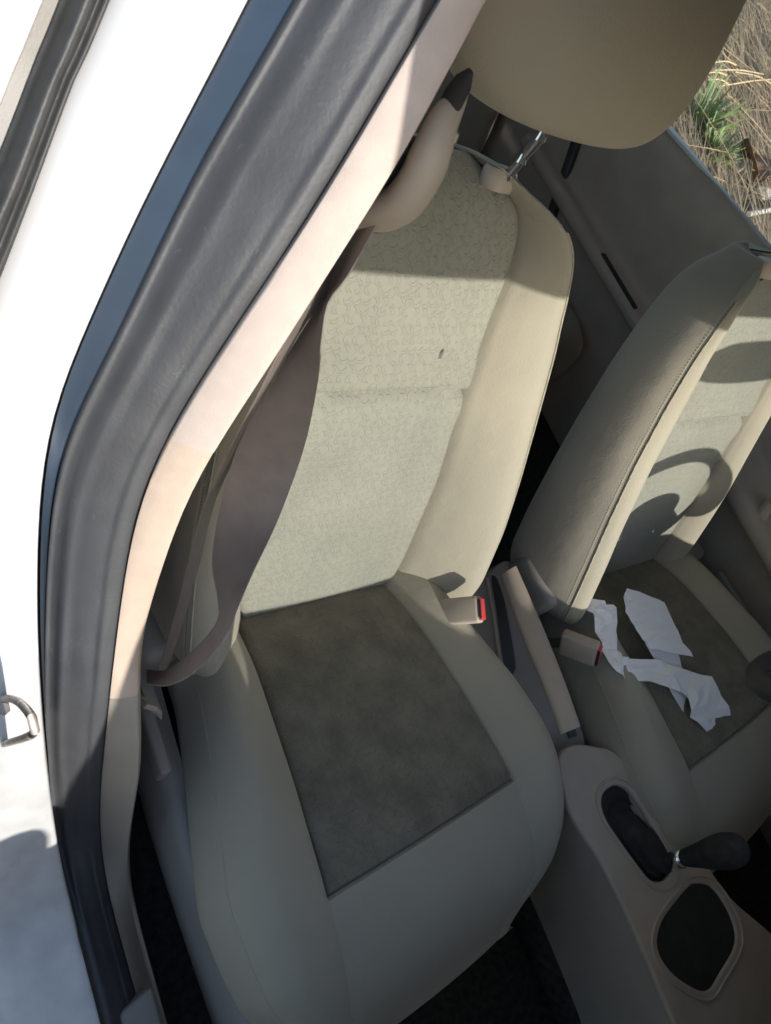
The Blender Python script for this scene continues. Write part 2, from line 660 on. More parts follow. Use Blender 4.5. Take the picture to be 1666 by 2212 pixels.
    for s in (-1, 1):
        uu = s * .066 + .026
        p = [B(uu, .57, -.028), B(uu, .72, .052)]
        post = tube('post', p, .0056, MT['chrome'], head, 14)
        nt_ = []
        for vv in (.612, .640):
            c = B(uu - .003, vv, -.024 + (vv - .57) * .533)
            nt_.append(tube_vf([c, c + SV * .009], [.0062, .0035], 10))
        pydata('notch', *join_vf(*nt_), MT['chrome'], post, 50)
        prof = [(.0165, 0), (.0205, .001), (.0215, .006), (.021, .020), (.0185, .0235), (.008, .024)]
        base = B(uu, .574, -.030)
        # collar stands on the shoulder of the backrest
        ax = SV
        a1 = SU
        a2 = np.cross(ax, a1)
        rows = [[base + h * ax + r_ * (math.cos(t) * a1 * 1.05 + math.sin(t) * a2 * .85) for t in np.linspace(0, 2 * math.pi, 28, endpoint=False)] for r_, h in prof]
        pydata('post_guide', *grid(rows, True, True), MT['plastic_pale'], root, 50)

    # cushion
    CWd = smoothtab([-.57, -.55, -.53, -.50, -.46, -.40, -.34, -.26, -.18, -.1, 0, .06], [.13, .18, .215, .245, .272, .286, .292, .274, .252, .235, .225, .22])
    CI = smoothtab([-.57, -.40, -.2, 0, .06], [.172, .168, .150, .132, .128])

    def top(y): return lerp(y, [-.57, -.54, -.50, -.45, -.38, -.25, -.1, .0, .06], [.490, .535, .570, .588, .600, .590, .564, .522, .49])
    topf = lambda y: sum(top(y + k * .02) for k in (-1, -.5, 0, .5, 1)) / 5

    def cb(y): return lerp(y, [-.57, -.5, -.4, -.25, -.1, -.05, 0, .06], [.0, .004, .014, .026, .030, .036, .036, .036])
    yf = -.385
    ys = np.concatenate([np.linspace(-.575, -.45, 22), np.linspace(-.445, yf - .004, 9), [yf - .0005], [yf], np.linspace(yf + .004, .06, 44)])
    C0 = np.array([x0, y0, 0.])

    def K(u, y, z): return C0 + np.array([u, y + .07 * u * min(1, max(0, -y / .3)), z])
    bl = []
    for s in (-1, 1):
        rows = []
        for y in ys:
            i, wd, z, c = CI(y), CWd(y), topf(y), cb(y)
            i = min(i, wd * .75)
            g = wd - i
            dp = .006 if (y >= yf - .0006) else 0
            if y < yf:
                i = i
            key = [(i, z - dp), (i + .004, z + .002), (i + .35 * g, z + c * .75 + .002), (i + .62 * g, z + c), (i + .86 * g, z + c * .55 - .012), (wd, z - .045), (wd + .004, z - .075), (wd - .004, z - .10), (wd - .02, z - .125)]
            a = catmull(key[1:], 30)
            rows.append([K(s * p[0], y, p[1]) for p in [key[0]] + list(a)])
        bl.append(grid(rows))
    # front band between the two halves
    rows = []
    fy = [y for y in ys if y <= yf + 1e-9]
    for y in fy:
        i = min(CI(y), CWd(y) * .75)
        dp = .006 if y >= yf - .0006 else 0
        rows.append([K(u, y, topf(y) - dp + .010 * (1 - (u / i) ** 2)) for u in np.linspace(-i, i, 25)])
    bl.append(grid(rows))
    # front apron down to the frame
    y = ys[0]
    i = min(CI(y), CWd(y) * .75)
    top_edge = [K(u, y, topf(y) + .010 * (1 - (min(abs(u), i) / i) ** 2)) for u in np.linspace(-CWd(y), CWd(y), 31)]
    bl.append(grid([[p - np.array([0, -k * .02, k * .11]) for p in top_edge] for k in np.linspace(0, 1, 8)]))
    cush = pydata('cushion', *join_vf(*bl), MT['bolster'], root, 60)
    rows, uvs = [], []
    iy = [y for y in ys if y >= yf - 1e-9]
    for y in iy:
        i = CI(y)
        us = np.concatenate([[-i], np.linspace(-i + .004, i - .004, 25), [i]])
        row = []
        for u in us:
            edge = abs(u) >= i - 1e-6 or y <= yf + 1e-6
            z = topf(y) + .008 * (1 - (u / i) ** 2) * (1 - math.exp(-(y - yf) / .05)) + .010 * math.exp(-(y - yf) / .05) * (1 - (u / i) ** 2)
            z += .0022 * mnoise.noise(Vector((u * 9, y * 9, x0)))
            row.append(K(u, y, z - (.007 if edge else 0)))
        rows.append(row)
        uvs += [(u + .31 + x0 * .7, y) for u in us]
    pydata('patterned_panel', *grid(rows), MT['insert_dark'], cush, 60, uv=uvs)
    # seams round the cushion edge
    for s in (-1, 1):
        for (kx, dz, nm) in ((.90, -.020, 'seam'), (1.012, -.070, 'seam')):
            pts = []
            for y in np.linspace(-.50, .02, 60):
                i, wd, z, c = min(CI(y), CWd(y) * .75), CWd(y), topf(y), cb(y)
                pts.append(K(s * (i + (wd - i) * kx), y, z + (c * .45 if kx < 1 else 0) + dz))
            pydata(nm, *tube_vf(pts, .0016, 6), MT['thread'] if kx > 1 else MT['bolster'], cush, 60)
    # plastic side shields and slide rails
    for s in (-1, 1):
        rows = []
        for y in np.linspace(-.50, .06, 26):
            t = (y + .50) / .56
            xo = .268 + .016 * math.sin(min(t * 1.3, 1) * math.pi * .6)
            zt = .475 + .03 * t
            sec = [(xo - .03, zt + .004), (xo - .012, zt + .008), (xo + .002, zt - .002), (xo + .010, zt - .03), (xo + .012, zt - .06), (xo + .004, zt - .105), (xo - .02, zt - .11)]
            rows.append([C0 + np.array([s * p[0], y, p[1]]) for p in catmull(sec, 16)])
        pydata('side_shield', *grid(rows, False), MT['plastic_grey'], root, 40)
        box('slide_rail', (x0 + s * .2 - .025, y0 - .50, .303), (x0 + s * .2 + .025, y0 + .10, .36), .006, MT['dark_plastic'], root)
        box('seat_leg', (x0 + s * .2 - .02, y0 - .42, .362), (x0 + s * .2 + .02, y0 + .04, .47), .004, MT['dark_plastic'], root)
    # recliner housing and lever on the outboard side
    s = lever_side
    box('recliner_cover', (min(x0 + s * .225, x0 + s * .285), y0 - .055, .42), (max(x0 + s * .225, x0 + s * .285), y0 + .07, .56), .018, MT['plastic_grey'], root)
    orient_box('recline_lever', (x0 + s * .296, y0 - .145, .545), (.008, 0, 0), (0, .050, -.004), (0, .002, .017), .005, MT['plastic_grey'], root)
    s = -lever_side
    box('hinge_cover', (min(x0 + s * .252, x0 + s * .292), y0 - .06, .45), (max(x0 + s * .252, x0 + s * .292), y0 + .05, .60), .019, MT['plastic_grey'], root, 5)
    return root


SG = 'front seats of the car'
make_seat(0.0, 0.0, 'near beige cloth seat with empty cushion, beside the pale pillar and twisted belt', SG, -1, (.012, -.055))
make_seat(0.70, -0.092, 'far beige cloth seat with white tissue lying on its cushion', SG, 1, (-.014, -.105), .48, .38)

# ------------------------------------------------------------------ car body, pillar side
body = tag(empty('car_body', (0, 0, .30)), 'white car body shell with dusty black door seal and pale pillar trim', 'car body')
pf = lambda z: np.interp(z, [.3, .45, .55, .7, .95, 1.1, 1.25, 1.4, 1.5], [-.405, -.412, -.420, -.430, -.42, -.375, -.315, -.25, -.20])


def edge(px, off, n=90, zt=1.46, ye=-1.05):
    offs = off if isinstance(off, list) else [off] * len(px)
    P = [at_side(q, lambda z: pf(z) + k_) for q, k_ in zip(px, offs)]
    a, b = P[0], P[min(3, len(P) - 1)]
    k = (zt - a[2]) / (a[2] - b[2])
    P0 = a + (a - b) * k
    e, f_ = P[-1], P[-3]
    end = np.array([e[0], ye, e[2] + .005])
    Q = resample([P0] + P + [end * .5 + e * .5, end], n)
    for _ in range(10):
        Q[1:-1] = .25 * Q[:-2] + .5 * Q[1:-1] + .25 * Q[2:]
    return Q


eW = edge([(548, 0), (300, 470), (200, 700), (110, 900), (82, 1100), (78, 1300), (80, 1440), (95, 1640), (118, 1830), (150, 1965), (185, 2100), (213, 2212)], [-.016] * 7 + [-.013, -.008, -.002, -.001, -.001])
eL = edge([(640, 0), (420, 370), (240, 760), (132, 960), (101, 1200), (95, 1440), (100, 1640), (121, 1840), (152, 1965), (187, 2100), (216, 2212)], .0)
eS = edge([(950, 0), (720, 400), (520, 700), (370, 930), (325, 1020), (297, 1090), (280, 1180), (255, 1350), (230, 1570), (216, 1720), (219, 1850), (237, 1950), (265, 2040), (297, 2160)], .05)
eT = edge([(1045, 0), (890, 310), (720, 570), (590, 780), (455, 980), (395, 1090), (340, 1260), (290, 1430), (300, 1560), (303, 1650), (290, 1730), (277, 1810), (272, 1890), (282, 1970), (302, 2045), (328, 2130)], .075)
eI = edge([(1113, 0), (1065, 120), (1000, 260), (880, 440), (740, 650), (600, 850), (500, 990), (425, 1130), (355, 1290), (310, 1430), (318, 1560), (318, 1650), (305, 1730), (291, 1810), (286, 1890), (296, 1970), (316, 2045), (342, 2130)], .100)
NS = len(eW)
# pillar-ness: 1 on the pillar, 0 along the sill
pk = np.array([min(max((eL[i][2] - .50) / .12, 0), 1) for i in range(NS)])
bdir = [np.array([-.45, -.89, 0.0]) * pk[i] + np.array([-.25, -.10, .95]) * (1 - pk[i]) for i in range(NS)]


def strip(edges, prof):
    rows = []
    for i in range(NS):
        rows.append([edges(i, t) + bdir[i] * h for t, h in prof])
    return rows


prof = [(.0, -.022), (0, -.004), (.02, .0030), (.05, .0036), (.09, .0020), (.16, .0034), (.23, .0078), (.29, .0098), (.35, .0090), (.42, .0082), (.50, .0084), (.60, .0080), (.68, .0066), (.74, .0056), (.79, .0062), (.84, .0050), (.90, .0020), (.96, -.002), (1.0, -.008)]
seal_t = np.array([p[0] for p in prof])
pr2 = catmull(prof, 44)
rows = strip(lambda i, t: eL[i] * (1 - t) + eS[i] * t, pr2)
for i, r in enumerate(rows):
    for j in range(len(r)):
        r[j] = r[j] + bdir[i] * .0008 * mnoise.noise(Vector((i * .35, j * .22, 0)))
V, F = grid(rows)
pydata('door_seal', V, F, MT['rubber'], body, 50)
# rubber lip between paint and seal; its blue tint stands in for sky reflection
rows = [[eW[i] + bdir[i] * (-.012), eW[i] * .75 + eL[i] * .25 + bdir[i] * (-.010), eW[i] * .4 + eL[i] * .6 + bdir[i] * (-.006), eL[i] + bdir[i] * (-.003), eL[i] + bdir[i] * (-.03)] for i in range(NS)]
jl = int(np.argmin([abs(e[2] - .70) + (0 if pk[k] > .5 else 9) for k, e in enumerate(eW)]))
pydata('seal_lip', *grid(rows[:jl + 1]), MT['edge'], body, 50)
pydata('painted_flange', *grid(rows[jl:]), MT['white_dirty_shaded'], body, 50)
# pillar trims, split at the joint and again at the shadow edge
js = int(np.argmin([abs(e[2] - 1.005) for e in eS]))


def trim_rows(i0, i1, dh):
    rr = []
    for i in range(i0, i1):
        S, T, I_ = eS[i], eT[i], eI[i]
        k1 = np.array([.0025, .004, 0])
        rr.append([S + bdir[i] * (-.014), S + bdir[i] * (-.001 + dh), S * .95 + T * .05 + bdir[i] * dh, S * .6 + T * .4 + bdir[i] * (.0012 + dh), S * .2 + T * .8 + bdir[i] * (.001 + dh), S * .06 + T * .94 + bdir[i] * dh, T + bdir[i] * (-.001 + dh), T + k1, T + k1 * 2.2,
                   T * .6 + I_ * .4 + np.array([.002, .022, 0]), I_ + np.array([0, .035, 0]), I_ + np.array([0, .075, 0]), I_ + np.array([-.01, .13, 0])])
    return rr


rows = trim_rows(0, js + 1, .0015)
pydata('upper_pillar_trim', *grid(rows), MT['trim_up'], body, 50)
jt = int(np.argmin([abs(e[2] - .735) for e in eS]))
pydata('lower_pillar_trim', *grid(trim_rows(js, jt + 1, 0)), MT['trim_low'], body, 50)
pydata('shade_toned_trim', *grid(trim_rows(jt, NS, -.001)), MT['plastic'], body, 50)  # darker plastic stands in for the shade on the lower trim
# white painted pillar and sill skin
rows = []
for i in range(NS):
    k = pk[i]
    w = eW[i] + bdir[i] * (-.008)
    z = w[2]
    up = [w + np.array([.004, .03, 0]), w + np.array([.000, .006, 0]), w + np.array([-.004, 0, 0]), w + np.array([-.020, .001, 0]), w + np.array([-.042, .012, 0]), w + np.array([-.056, .034, 0]), w + np.array([-.060, .064, 0]), w + np.array([-.060, .10, 0]), w + np.array([-.05, .17, 0])]
    lo = [w + np.array([.006, .0, -.03]), w + np.array([.003, 0, -.006]), w + np.array([-.004, 0, -.001]), w + np.array([-.03, 0, -.008]), w + np.array([-.06, .0, -.016]), w + np.array([-.085, .0, -.030]), w + np.array([-.097, .0, -.055]), w + np.array([-.10, .0, -.12]), w + np.array([-.09, .0, -.25])]
    sec = [a * k + b * (1 - k) for a, b in zip(up, lo)]
    rows.append(catmull(sec, 34))
jl = int(np.argmin([abs(e[2] - .775) for e in eW]))
pydata('painted_pillar', *grid(rows[:jl + 1]), MT['white'], body, 50)
pydata('painted_sill', *grid(rows[jl:]), MT['white_dirty_shaded'], body, 50)
# joint line plate of the pillar and striker
sp = at_x((30, 1550), -.470)
strk = tag(empty('door_striker', tuple(sp)), 'rusty steel door striker loop bolted to the white pillar', 'door striker')
lp = [at_x((-25, 1508), -.4690), at_x((10, 1508), -.4720), at_x((32, 1512), -.4760), at_x((50, 1525), -.4810), at_x((68, 1548), -.4850), at_x((76, 1572), -.4850), at_x((70, 1586), -.4830), at_x((50, 1595), -.4800), at_x((20, 1604), -.4745), at_x((-25, 1618), -.4690)]
tube('loop', resample(lp, 40), .0032, MT['rust'], strk, 12)
tube('bolt_head', [at_x((8, 1532), -.473), at_x((8, 1532), -.466)], .006, MT['rust'], strk, 6)

# scuff plate end at the foot of the pillar
a = [at_z(q, .44) for q in ((258, 2192), (330, 2130), (362, 2240), (290, 2330))]
fr = np.array([0, -.6, 0])
cs = [a[0] - np.array([0, 0, .05]), a[1] - np.array([0, 0, .05]), a[1] + fr - np.array([0, 0, .05]), a[0] + fr - np.array([0, 0, .05]), a[0], a[1], a[1] + fr, a[0] + fr]
hexa('scuff_plate', cs, .005, MT['plastic_grey'], body)

# floor and tunnel
box('floor_carpet', (-.385, -1.25, .285), (1.10, .62, .300), .0, MT['carpet'], body)
box('floor_tunnel', (.27, -1.2, .300), (.43, .62, .37), .03, MT['carpet'], body)

# sill boxes, far side skin, cowl, roof and pillars
box('inner_sill', (-.40, -1.2, .28), (-.36, .10, .41), .008, MT['dark_plastic'], body)


def beam(name, p, q, a, b, m, parent, bev=.012):
    p, q = np.array(p, float), np.array(q, float)
    t = (q - p) / np.linalg.norm(q - p)
    s = np.cross(t, (0, 0, 1))
    s /= np.linalg.norm(s)
    n = np.cross(s, t)
    cs = [p + s * sx * a + n * sy * b for sx, sy in ((-1, -1), (1, -1), (1, 1), (-1, 1))] + [q + s * sx * a + n * sy * b for sx, sy in ((-1, -1), (1, -1), (1, 1), (-1, 1))]
    return hexa(name, cs, bev, m, parent)


# roof: outer skin and headliner
def roof_pt(x, y, z0):
    xc = .35
    t = (x - xc) / .58
    k = (y - .5) / 1.1
    return np.array([x, y, z0 - .05 * t ** 4 - .035 * t * t - .05 * k * k])


rows = [[roof_pt(x, y, 1.565) for x in np.linspace(-.215, .915, 24)] for y in np.linspace(-.47, 1.55, 24)]
pydata('roof_skin', *solid_sheet(rows, .004), MT['white'], body, 40)
rows = [[roof_pt(x, y, 1.545) for x in np.linspace(-.20, .90, 24)] for y in np.linspace(-.45, 1.52, 24)]
pydata('headliner', *solid_sheet(rows, .01), MT['plastic_pale'], body, 40)
# header over the windscreen, A pillars, C pillars, cowl
HZ, HY = 1.372, -.49
hexa('windscreen_header', [(-.26, HY - .06, HZ - .012), (.96, HY - .06, HZ - .012), (.96, HY + .05, HZ), (-.26, HY + .05, HZ), (-.24, HY - .02, 1.46), (.94, HY - .02, 1.46), (.93, HY + .10, 1.50), (-.23, HY + .10, 1.50)], .008, MT['plastic_pale'], body)
for s in (0, 1):
    mx = (lambda p: p) if s == 0 else (lambda p: (.70 - p[0], p[1], p[2]))
    pa = [((-.410, -.96, .86), .22), ((-.396, -.90, .94), .22), ((-.370, -.80, 1.06), .20), ((-.313, -.62, 1.24), .15), ((-.240, -.45, 1.42), .11), ((-.222, -.38, 1.48), .09)]  # unseen pillar, widened so its shadow covers the near bolster and belt
    rr = []
    for q, wd in pa:
        q = np.array(q)
        sec = [q, q + np.array([.012, -.02, .004]), q + np.array([wd, -.03, .01]), q + np.array([wd, .02, -.01]), q + np.array([wd * .6, .035, -.015]), q + np.array([.01, .025, -.01])]
        rr.append([np.array(mx(p)) for p in sec])
    pydata('a_pillar', *grid(rr, True, True), MT['plastic_pale'], body, 40)
    beam('c_pillar', mx((-.40, 1.10, .90)), mx((-.21, 1.25, 1.48)), .05, .09, MT['plastic_pale'], body)
    beam('roof_rail', mx((-.225, -.46, 1.475)), mx((-.225, 1.5, 1.475)), .02, .012, MT['white'], body)
hexa('pillar_base', [(1.0, .07, .30), (1.12, .07, .30), (1.12, .20, .30), (1.0, .20, .30), (1.03, .09, .98), (1.10, .09, .98), (1.10, .19, .98), (1.03, .19, .98)], .01, MT['plastic'], body)
beam('far_pillar', (1.06, .12, .97), (.93, .16, 1.47), .05, .03, MT['plastic_pale'], body)
# scuttle, bulkhead and front wing: what stands ahead of the dashboard
hexa('scuttle', [(-.436, -1.15, .30), (1.11, -1.15, .30), (1.11, -.97, .30), (-.436, -.97, .30), (-.436, -1.35, .84), (1.105, -1.35, .84), (1.105, -.95, .87), (-.436, -.95, .87)], .01, MT['white'], body)
hexa('front_wing', [(-.52, -2.0, .25), (-.432, -2.0, .25), (-.432, -.99, .25), (-.52, -.99, .25), (-.50, -2.0, .80), (-.432, -2.0, .82), (-.432, -.99, .955), (-.50, -.99, .935)], .03, MT['white'], body)
hexa('bonnet', [(-.42, -2.05, .70), (1.12, -2.05, .70), (1.12, -1.36, .85), (-.42, -1.36, .85), (-.42, -2.05, .73), (1.12, -2.05, .73), (1.12, -1.36, .88), (-.42, -1.36, .88)], .01, MT['white'], body)
V, F = solid_sheet([[(x, -.955, .93) for x in np.linspace(-.36, 1.06, 8)], [(x, -.52, 1.43) for x in np.linspace(-.22, .92, 8)]], .005)
pydata('windscreen', V, F, MT['glass'], body, 30)
# rear end
hexa('quarter_trim', [(1.00, 1.00, .30), (1.10, 1.00, .30), (1.10, 1.66, .30), (1.00, 1.66, .30), (1.015, 1.00, .96), (1.09, 1.00, .96), (1.06, 1.62, .98), (.99, 1.62, .98)], .012, MT['plastic'], body)
hexa('quarter_trim', [(-.40, 1.10, .30), (-.30, 1.10, .30), (-.30, 1.66, .30), (-.40, 1.66, .30), (-.39, 1.12, .96), (-.315, 1.12, .96), (-.29, 1.62, .98), (-.36, 1.62, .98)], .012, MT['plastic'], body)
hexa('rear_panel', [(-.42, 1.62, .30), (1.12, 1.62, .30), (1.12, 1.72, .30), (-.42, 1.72, .30), (-.38, 1.56, .98), (1.08, 1.56, .98), (1.08, 1.66, .98), (-.38, 1.66, .98)], .01, MT['plastic_grey'], body)
V, F = solid_sheet([[(x, 1.62, .985) for x in np.linspace(-.36, 1.06, 8)], [(x, 1.50, 1.46) for x in np.linspace(-.22, .92, 8)]], .005)
pydata('rear_screen', V, F, MT['glass'], body, 30)

# ------------------------------------------------------------------ dashboard and steering wheel (ahead of the seats)
dash = tag(empty('dashboard', (.35, -.9, .6)), 'beige dashboard with binnacle hood ahead of the two front seats', 'dashboard')
DZ, DY = .872, -.70
rows = []
for x in np.linspace(-.375, 1.075, 60):
    bump_ = .045 * math.exp(-((x - .70) / .17) ** 2)
    sec = [(-.96, .30), (-.955, .50), (-.94, .66), (-.88, .77), (DY - .05, .815), (DY + .002, .835), (DY, DZ - .02 + bump_), (DY - .03, DZ + bump_), (DY - .10, DZ + .01 + bump_ * .6), (-.93, .885)]
    rows.append([np.array([x, p[0], p[1]]) for p in catmull(sec, 40)])
V, F = grid(rows, False, True)
pydata('dash_pad', V, F, MT['plastic'], dash, 50)
sw = tag(empty('steering_wheel', (.672, -.50, .88)), 'steering wheel with hub and three spokes in front of the far seat', 'steering wheel')
wc = np.array([.672, -.455, .902])
tl = rad(26)
wa, wb = np.array([1, 0, 0.]), np.array([0, -math.sin(tl), math.cos(tl)])
wn_ = np.cross(wa, wb)
ring = [wc +   .175 * (math.cos(t) * wa + math.sin(t) * wb) for t in np.linspace(0, 2 * math.pi, 72, endpoint=False)]
tube('rim', ring, .0165, MT['dark_plastic'], sw, 14, True, side=tuple(wn_))
rows = []
for h, s_ in ((.03, .3), (.028, .75), (.015, .97), (0, 1.0), (-.02, .85), (-.035, .55)):
    rows.append([wc - .056 * wb - wn_ * (-h) * -1 + s_ * (.084 * math.cos(t) * wa + .074 * math.sin(t) * wb) for t in np.linspace(0, 2 * math.pi, 40, endpoint=False)])
pydata('hub', *grid(rows, True, True), MT['dark_plastic'], sw, 50)
for ang in (225, 240, 255, 270, 285, 300, 315):
    t = rad(ang)
    d = math.cos(t) * wa + math.sin(t) * wb
    e = -math.sin(t) * wa + math.cos(t) * wb
    orient_box('spoke', wc + d * .12, d * .055, e * .016, wn_ * .007, .004, MT['dark_plastic'], sw)
tube('column', [wc - .048 * wb + wn_ * .025, np.array([.672, -.74, .72])], .034, MT['dark_plastic'], sw, 20)

vz = tag(empty('sun_visor', (.72, -.46, 1.3)), 'beige sun visor hanging down under the windscreen header ahead of the far seat', 'sun visor')
panel('flap', [[(.50, 1.225), (.53, 1.205), (.62, 1.195), (.88, 1.195), (.90, 1.21), (.90, 1.262), (.885, 1.275), (.62, 1.275), (.54, 1.255)]], .014, .005, MT['plastic_pale'], vz, lambda a, b, h: (a, -.462 + h - .25 * (b - 1.27), b))
tube('hinge_rod', [(.87, -.462, 1.27), (.87, -.462, 1.385), (.60, -.462, 1.385)], .005, MT['dark_plastic'], vz, 10)
# ------------------------------------------------------------------ doors
fd = tag(empty('front_door', (-.47, -.99, .4)), 'open white front door swung out beside the doorway', 'car door')
th = rad(66)
dd = np.array([-math.sin(th), math.cos(th), 0])
dn = np.array([math.cos(th), math.sin(th), 0])
h0 = np.array([-.485, -.985, 0])


def dpt(a, z, n): return h0 + dd * a + np.array([0, 0, z]) + dn * n


hexa('door_shell', [dpt(0, .33, -.10), dpt(1.0, .33, -.10), dpt(1.0, .33, 0), dpt(0, .33, 0), dpt(0, .93, -.08), dpt(1.05, .97, -.08), dpt(1.05, .97, -.01), dpt(0, .93, -.01)], .015, MT['white'], fd)
hexa('door_card', [dpt(.06, .38, .002), dpt(.95, .38, .002), dpt(.95, .38, .05), dpt(.06, .38, .05), dpt(.06, .92, -.008), dpt(1.0, .96, -.008), dpt(1.0, .96, .03), dpt(.06, .92, .03)], .012, MT['plastic'], fd)
for p, q in (((.0, .94), (.48, 1.41)), ((.48, 1.41), (1.02, 1.44)), ((1.02, 1.44), (1.06, .96))):
    tn = -.05
    beam('window_frame', dpt(p[0], p[1], tn + (-.0 if p[1] < 1 else .10)), dpt(q[0], q[1], tn + (.0 if q[1] < 1 else .10)), .016, .016, MT['rubber2'], fd, .004)
V, F = solid_sheet([[dpt(.05 + k * .1, .94, -.05) for k in range(10)], [dpt(.50 + k * .055, 1.40, .045) for k in range(10)]], .004)
pydata('window_glass', V, F, MT['glass'], fd, 30)

# rear door on the pillar side, closed: its frame shows at the left edge of the photograph
rd = tag(empty('rear_door', (-.47, .3, .4)), 'closed white rear door with black weatherstrip behind the painted pillar', 'car door', 'closed doors of the car')
e0 = [at_side(q, lambda z: pf(z) - .066) for q in ((245, 0), (160, 190), (70, 430), (0, 620))]


def dedge(px, off):
    P = [at_side(q, lambda z: pf(z) + off) for q in px]
    a, b = P[0], P[-1]
    up = a + (a - b) * ((1.45 - a[2]) / (a[2] - b[2]))
    dn_ = b + (b - a) * ((b[2] - .97) / (a[2] - b[2]))
    lo = np.array([-.50, dn_[1] - .03, .75])
    lo2 = np.array([-.50, dn_[1] - .03, .45])
    return resample([up] + P + [dn_, lo, lo2], 60)


g0 = dedge(((238, 0), (160, 178), (72, 415), (0, 603)), -.070)
g1 = dedge(((125, 0), (80, 110), (40, 215), (0, 318)), -.090)
g2 = dedge(((92, 0), (60, 80), (25, 160), (0, 225)), -.098)
g3 = dedge(((68, 0), (45, 60), (20, 115), (0, 165)), -.103)
fw = np.array([-.3, -.9, 0])
rows = []
for i in range(60):
    sec = [(0, -.02), (.0, .0), (.10, .006), (.25, .004), (.38, .012), (.55, .016), (.72, .012), (.86, .004), (1, .002), (1, -.02)]
    rows.append([g0[i] * (1 - t) + g1[i] * t + fw * h for t, h in catmull(sec, 30)])
pydata('weatherstrip', *grid(rows), MT['rubber2'], rd, 50)
rows = [[g1[i] + fw * t for t in (-.02, .004)] + [g2[i] + fw * .005, g2[i] - fw * .02] for i in range(60)]
pydata('window_moulding', *grid(rows), MT['plastic_grey'], rd, 50)
rows = [catmull([g2[i] - fw * .02, g2[i] + fw * .004, g3[i] + fw * .007, g3[i] + np.array([-.02, .03, 0]), g3[i] + np.array([-.03, .08, 0])], 16) for i in range(60)]
pydata('door_frame', *grid(rows), MT['white'], rd, 50)
hexa('door_shell', [(-.52, .12, .36), (-.44, .12, .36), (-.44, 1.05, .36), (-.52, 1.05, .36), (-.52, .14, .95), (-.43, .14, .95), (-.43, 1.10, .98), (-.52, 1.10, .98)], .02, MT['white'], rd)
hexa('door_card', [(-.435, .10, .36), (-.375, .10, .36), (-.375, 1.02, .36), (-.435, 1.02, .36), (-.425, .10, .95), (-.385, .10, .95), (-.385, 1.08, .97), (-.425, 1.08, .97)], .015, MT['plastic_grey'], rd)

# far rear door
fr_ = tag(empty('rear_door', (1.10, .5, .4)), 'closed far rear door with dark inner panel below a window looking onto dry grass', 'car door', 'closed doors of the car')
rows = []
for y in np.linspace(.16, 1.00, 40):
    zb = .977 - .077 * (y - .38)
    sec = [(1.115, zb - .05), (1.072, zb - .012), (1.068, zb + .001), (1.058, zb + .004), (1.048, zb - .004), (1.038, zb - .03), (1.030, zb - .09), (1.028, .80), (1.026, .74), (1.016, .71), (.985, .70), (.980, .672), (1.010, .655), (1.026, .64), (1.03, .52), (1.03, .36), (1.03, .296)]
    rows.append([np.array([p[0], y, p[1]]) for p in catmull(sec, 64)])
dc = pydata('door_card', *grid(rows), MT['card'], fr_, 60)
box('pull_recess', (.985, .43, .698), (1.03, .60, .7045), .003, MT['black'], dc)
rows = []
for y in np.linspace(.30, 1.0, 24):
    zb = .977 - .077 * (y - .38) + .0055
    wd_ = .004 + .022 * min(max((y - .42) / .3, 0), 1)
    rows.append([np.array([1.071, y, zb - .006]), np.array([1.070, y, zb]), np.array([1.070 - wd_ * .5, y, zb + .0012]), np.array([1.070 - wd_, y, zb]), np.array([1.069 - wd_, y, zb - .006])])
pydata('ledge_highlight', *grid(rows), MT['ledge'], fr_, 60)  # pale tapered strip painted in for light reflecting off the sill top
hexa('belt_strip', [(1.0725, .16, .975), (1.082, .16, .975), (1.082, 1.02, .908), (1.0725, 1.02, .908), (1.0725, .16, .997), (1.082, .16, .997), (1.082, 1.02, .931), (1.0725, 1.02, .931)], .002, MT['rubber2'], fr_)
hexa('door_shell', [(1.09, .14, .33), (1.14, .14, .33), (1.14, 1.04, .33), (1.09, 1.04, .33), (1.095, .14, .955), (1.125, .14, .955), (1.125, 1.04, .885), (1.095, 1.04, .885)], .01, MT['white'], fr_)
V, F = solid_sheet([[(1.09, y, .93) for y in np.linspace(.16, 1.0, 8)], [(.945, y, 1.46) for y in np.linspace(.20, .95, 8)]], .004)
pydata('window_glass', V, F, MT['glass'], fr_, 30)
beam('door_edge', (1.012, .70, .45), (1.022, .905, .80), .010, .012, MT['rubber2'], fr_, .004)

# driver's door
dv = tag(empty('front_door', (1.10, -.4, .4)), 'closed far front door with beige inner panel and armrest beyond the far seat', 'car door', 'closed doors of the car')
rows = []
for y in np.linspace(-.95, .10, 40):
    zb = .968
    ar = 1 if -.55 < y < .02 else 0
    sec = [(1.115, zb - .05), (1.072, zb - .012), (1.058, zb + .004), (1.045, zb - .008), (1.035, .90), (1.030, .80), (1.027, .75), (1.010 - .02 * ar, .72), (.985 - .02 * ar, .705), (.985 - .02 * ar, .67), (1.015, .65), (1.03, .60), (1.03, .48), (1.03, .33), (1.03, .296)]
    rows.append([np.array([p[0], y, p[1]]) for p in catmull(sec, 60)])
pydata('door_card', *grid(rows), MT['plastic'], dv, 60)
hexa('door_shell', [(1.09, -.98, .33), (1.14, -.98, .33), (1.14, .12, .33), (1.09, .12, .33), (1.095, -.98, .935), (1.125, -.98, .935), (1.125, .12, .935), (1.095, .12, .935)], .01, MT['white'], dv)
ph = [at_x(q, .985) for q in ((1668, 1085), (1652, 1105), (1646, 1125), (1650, 1150), (1662, 1172), (1690, 1190))]
tube('pull_handle', resample(ph, 30), .013, MT['plastic_pale'], dv, 12)
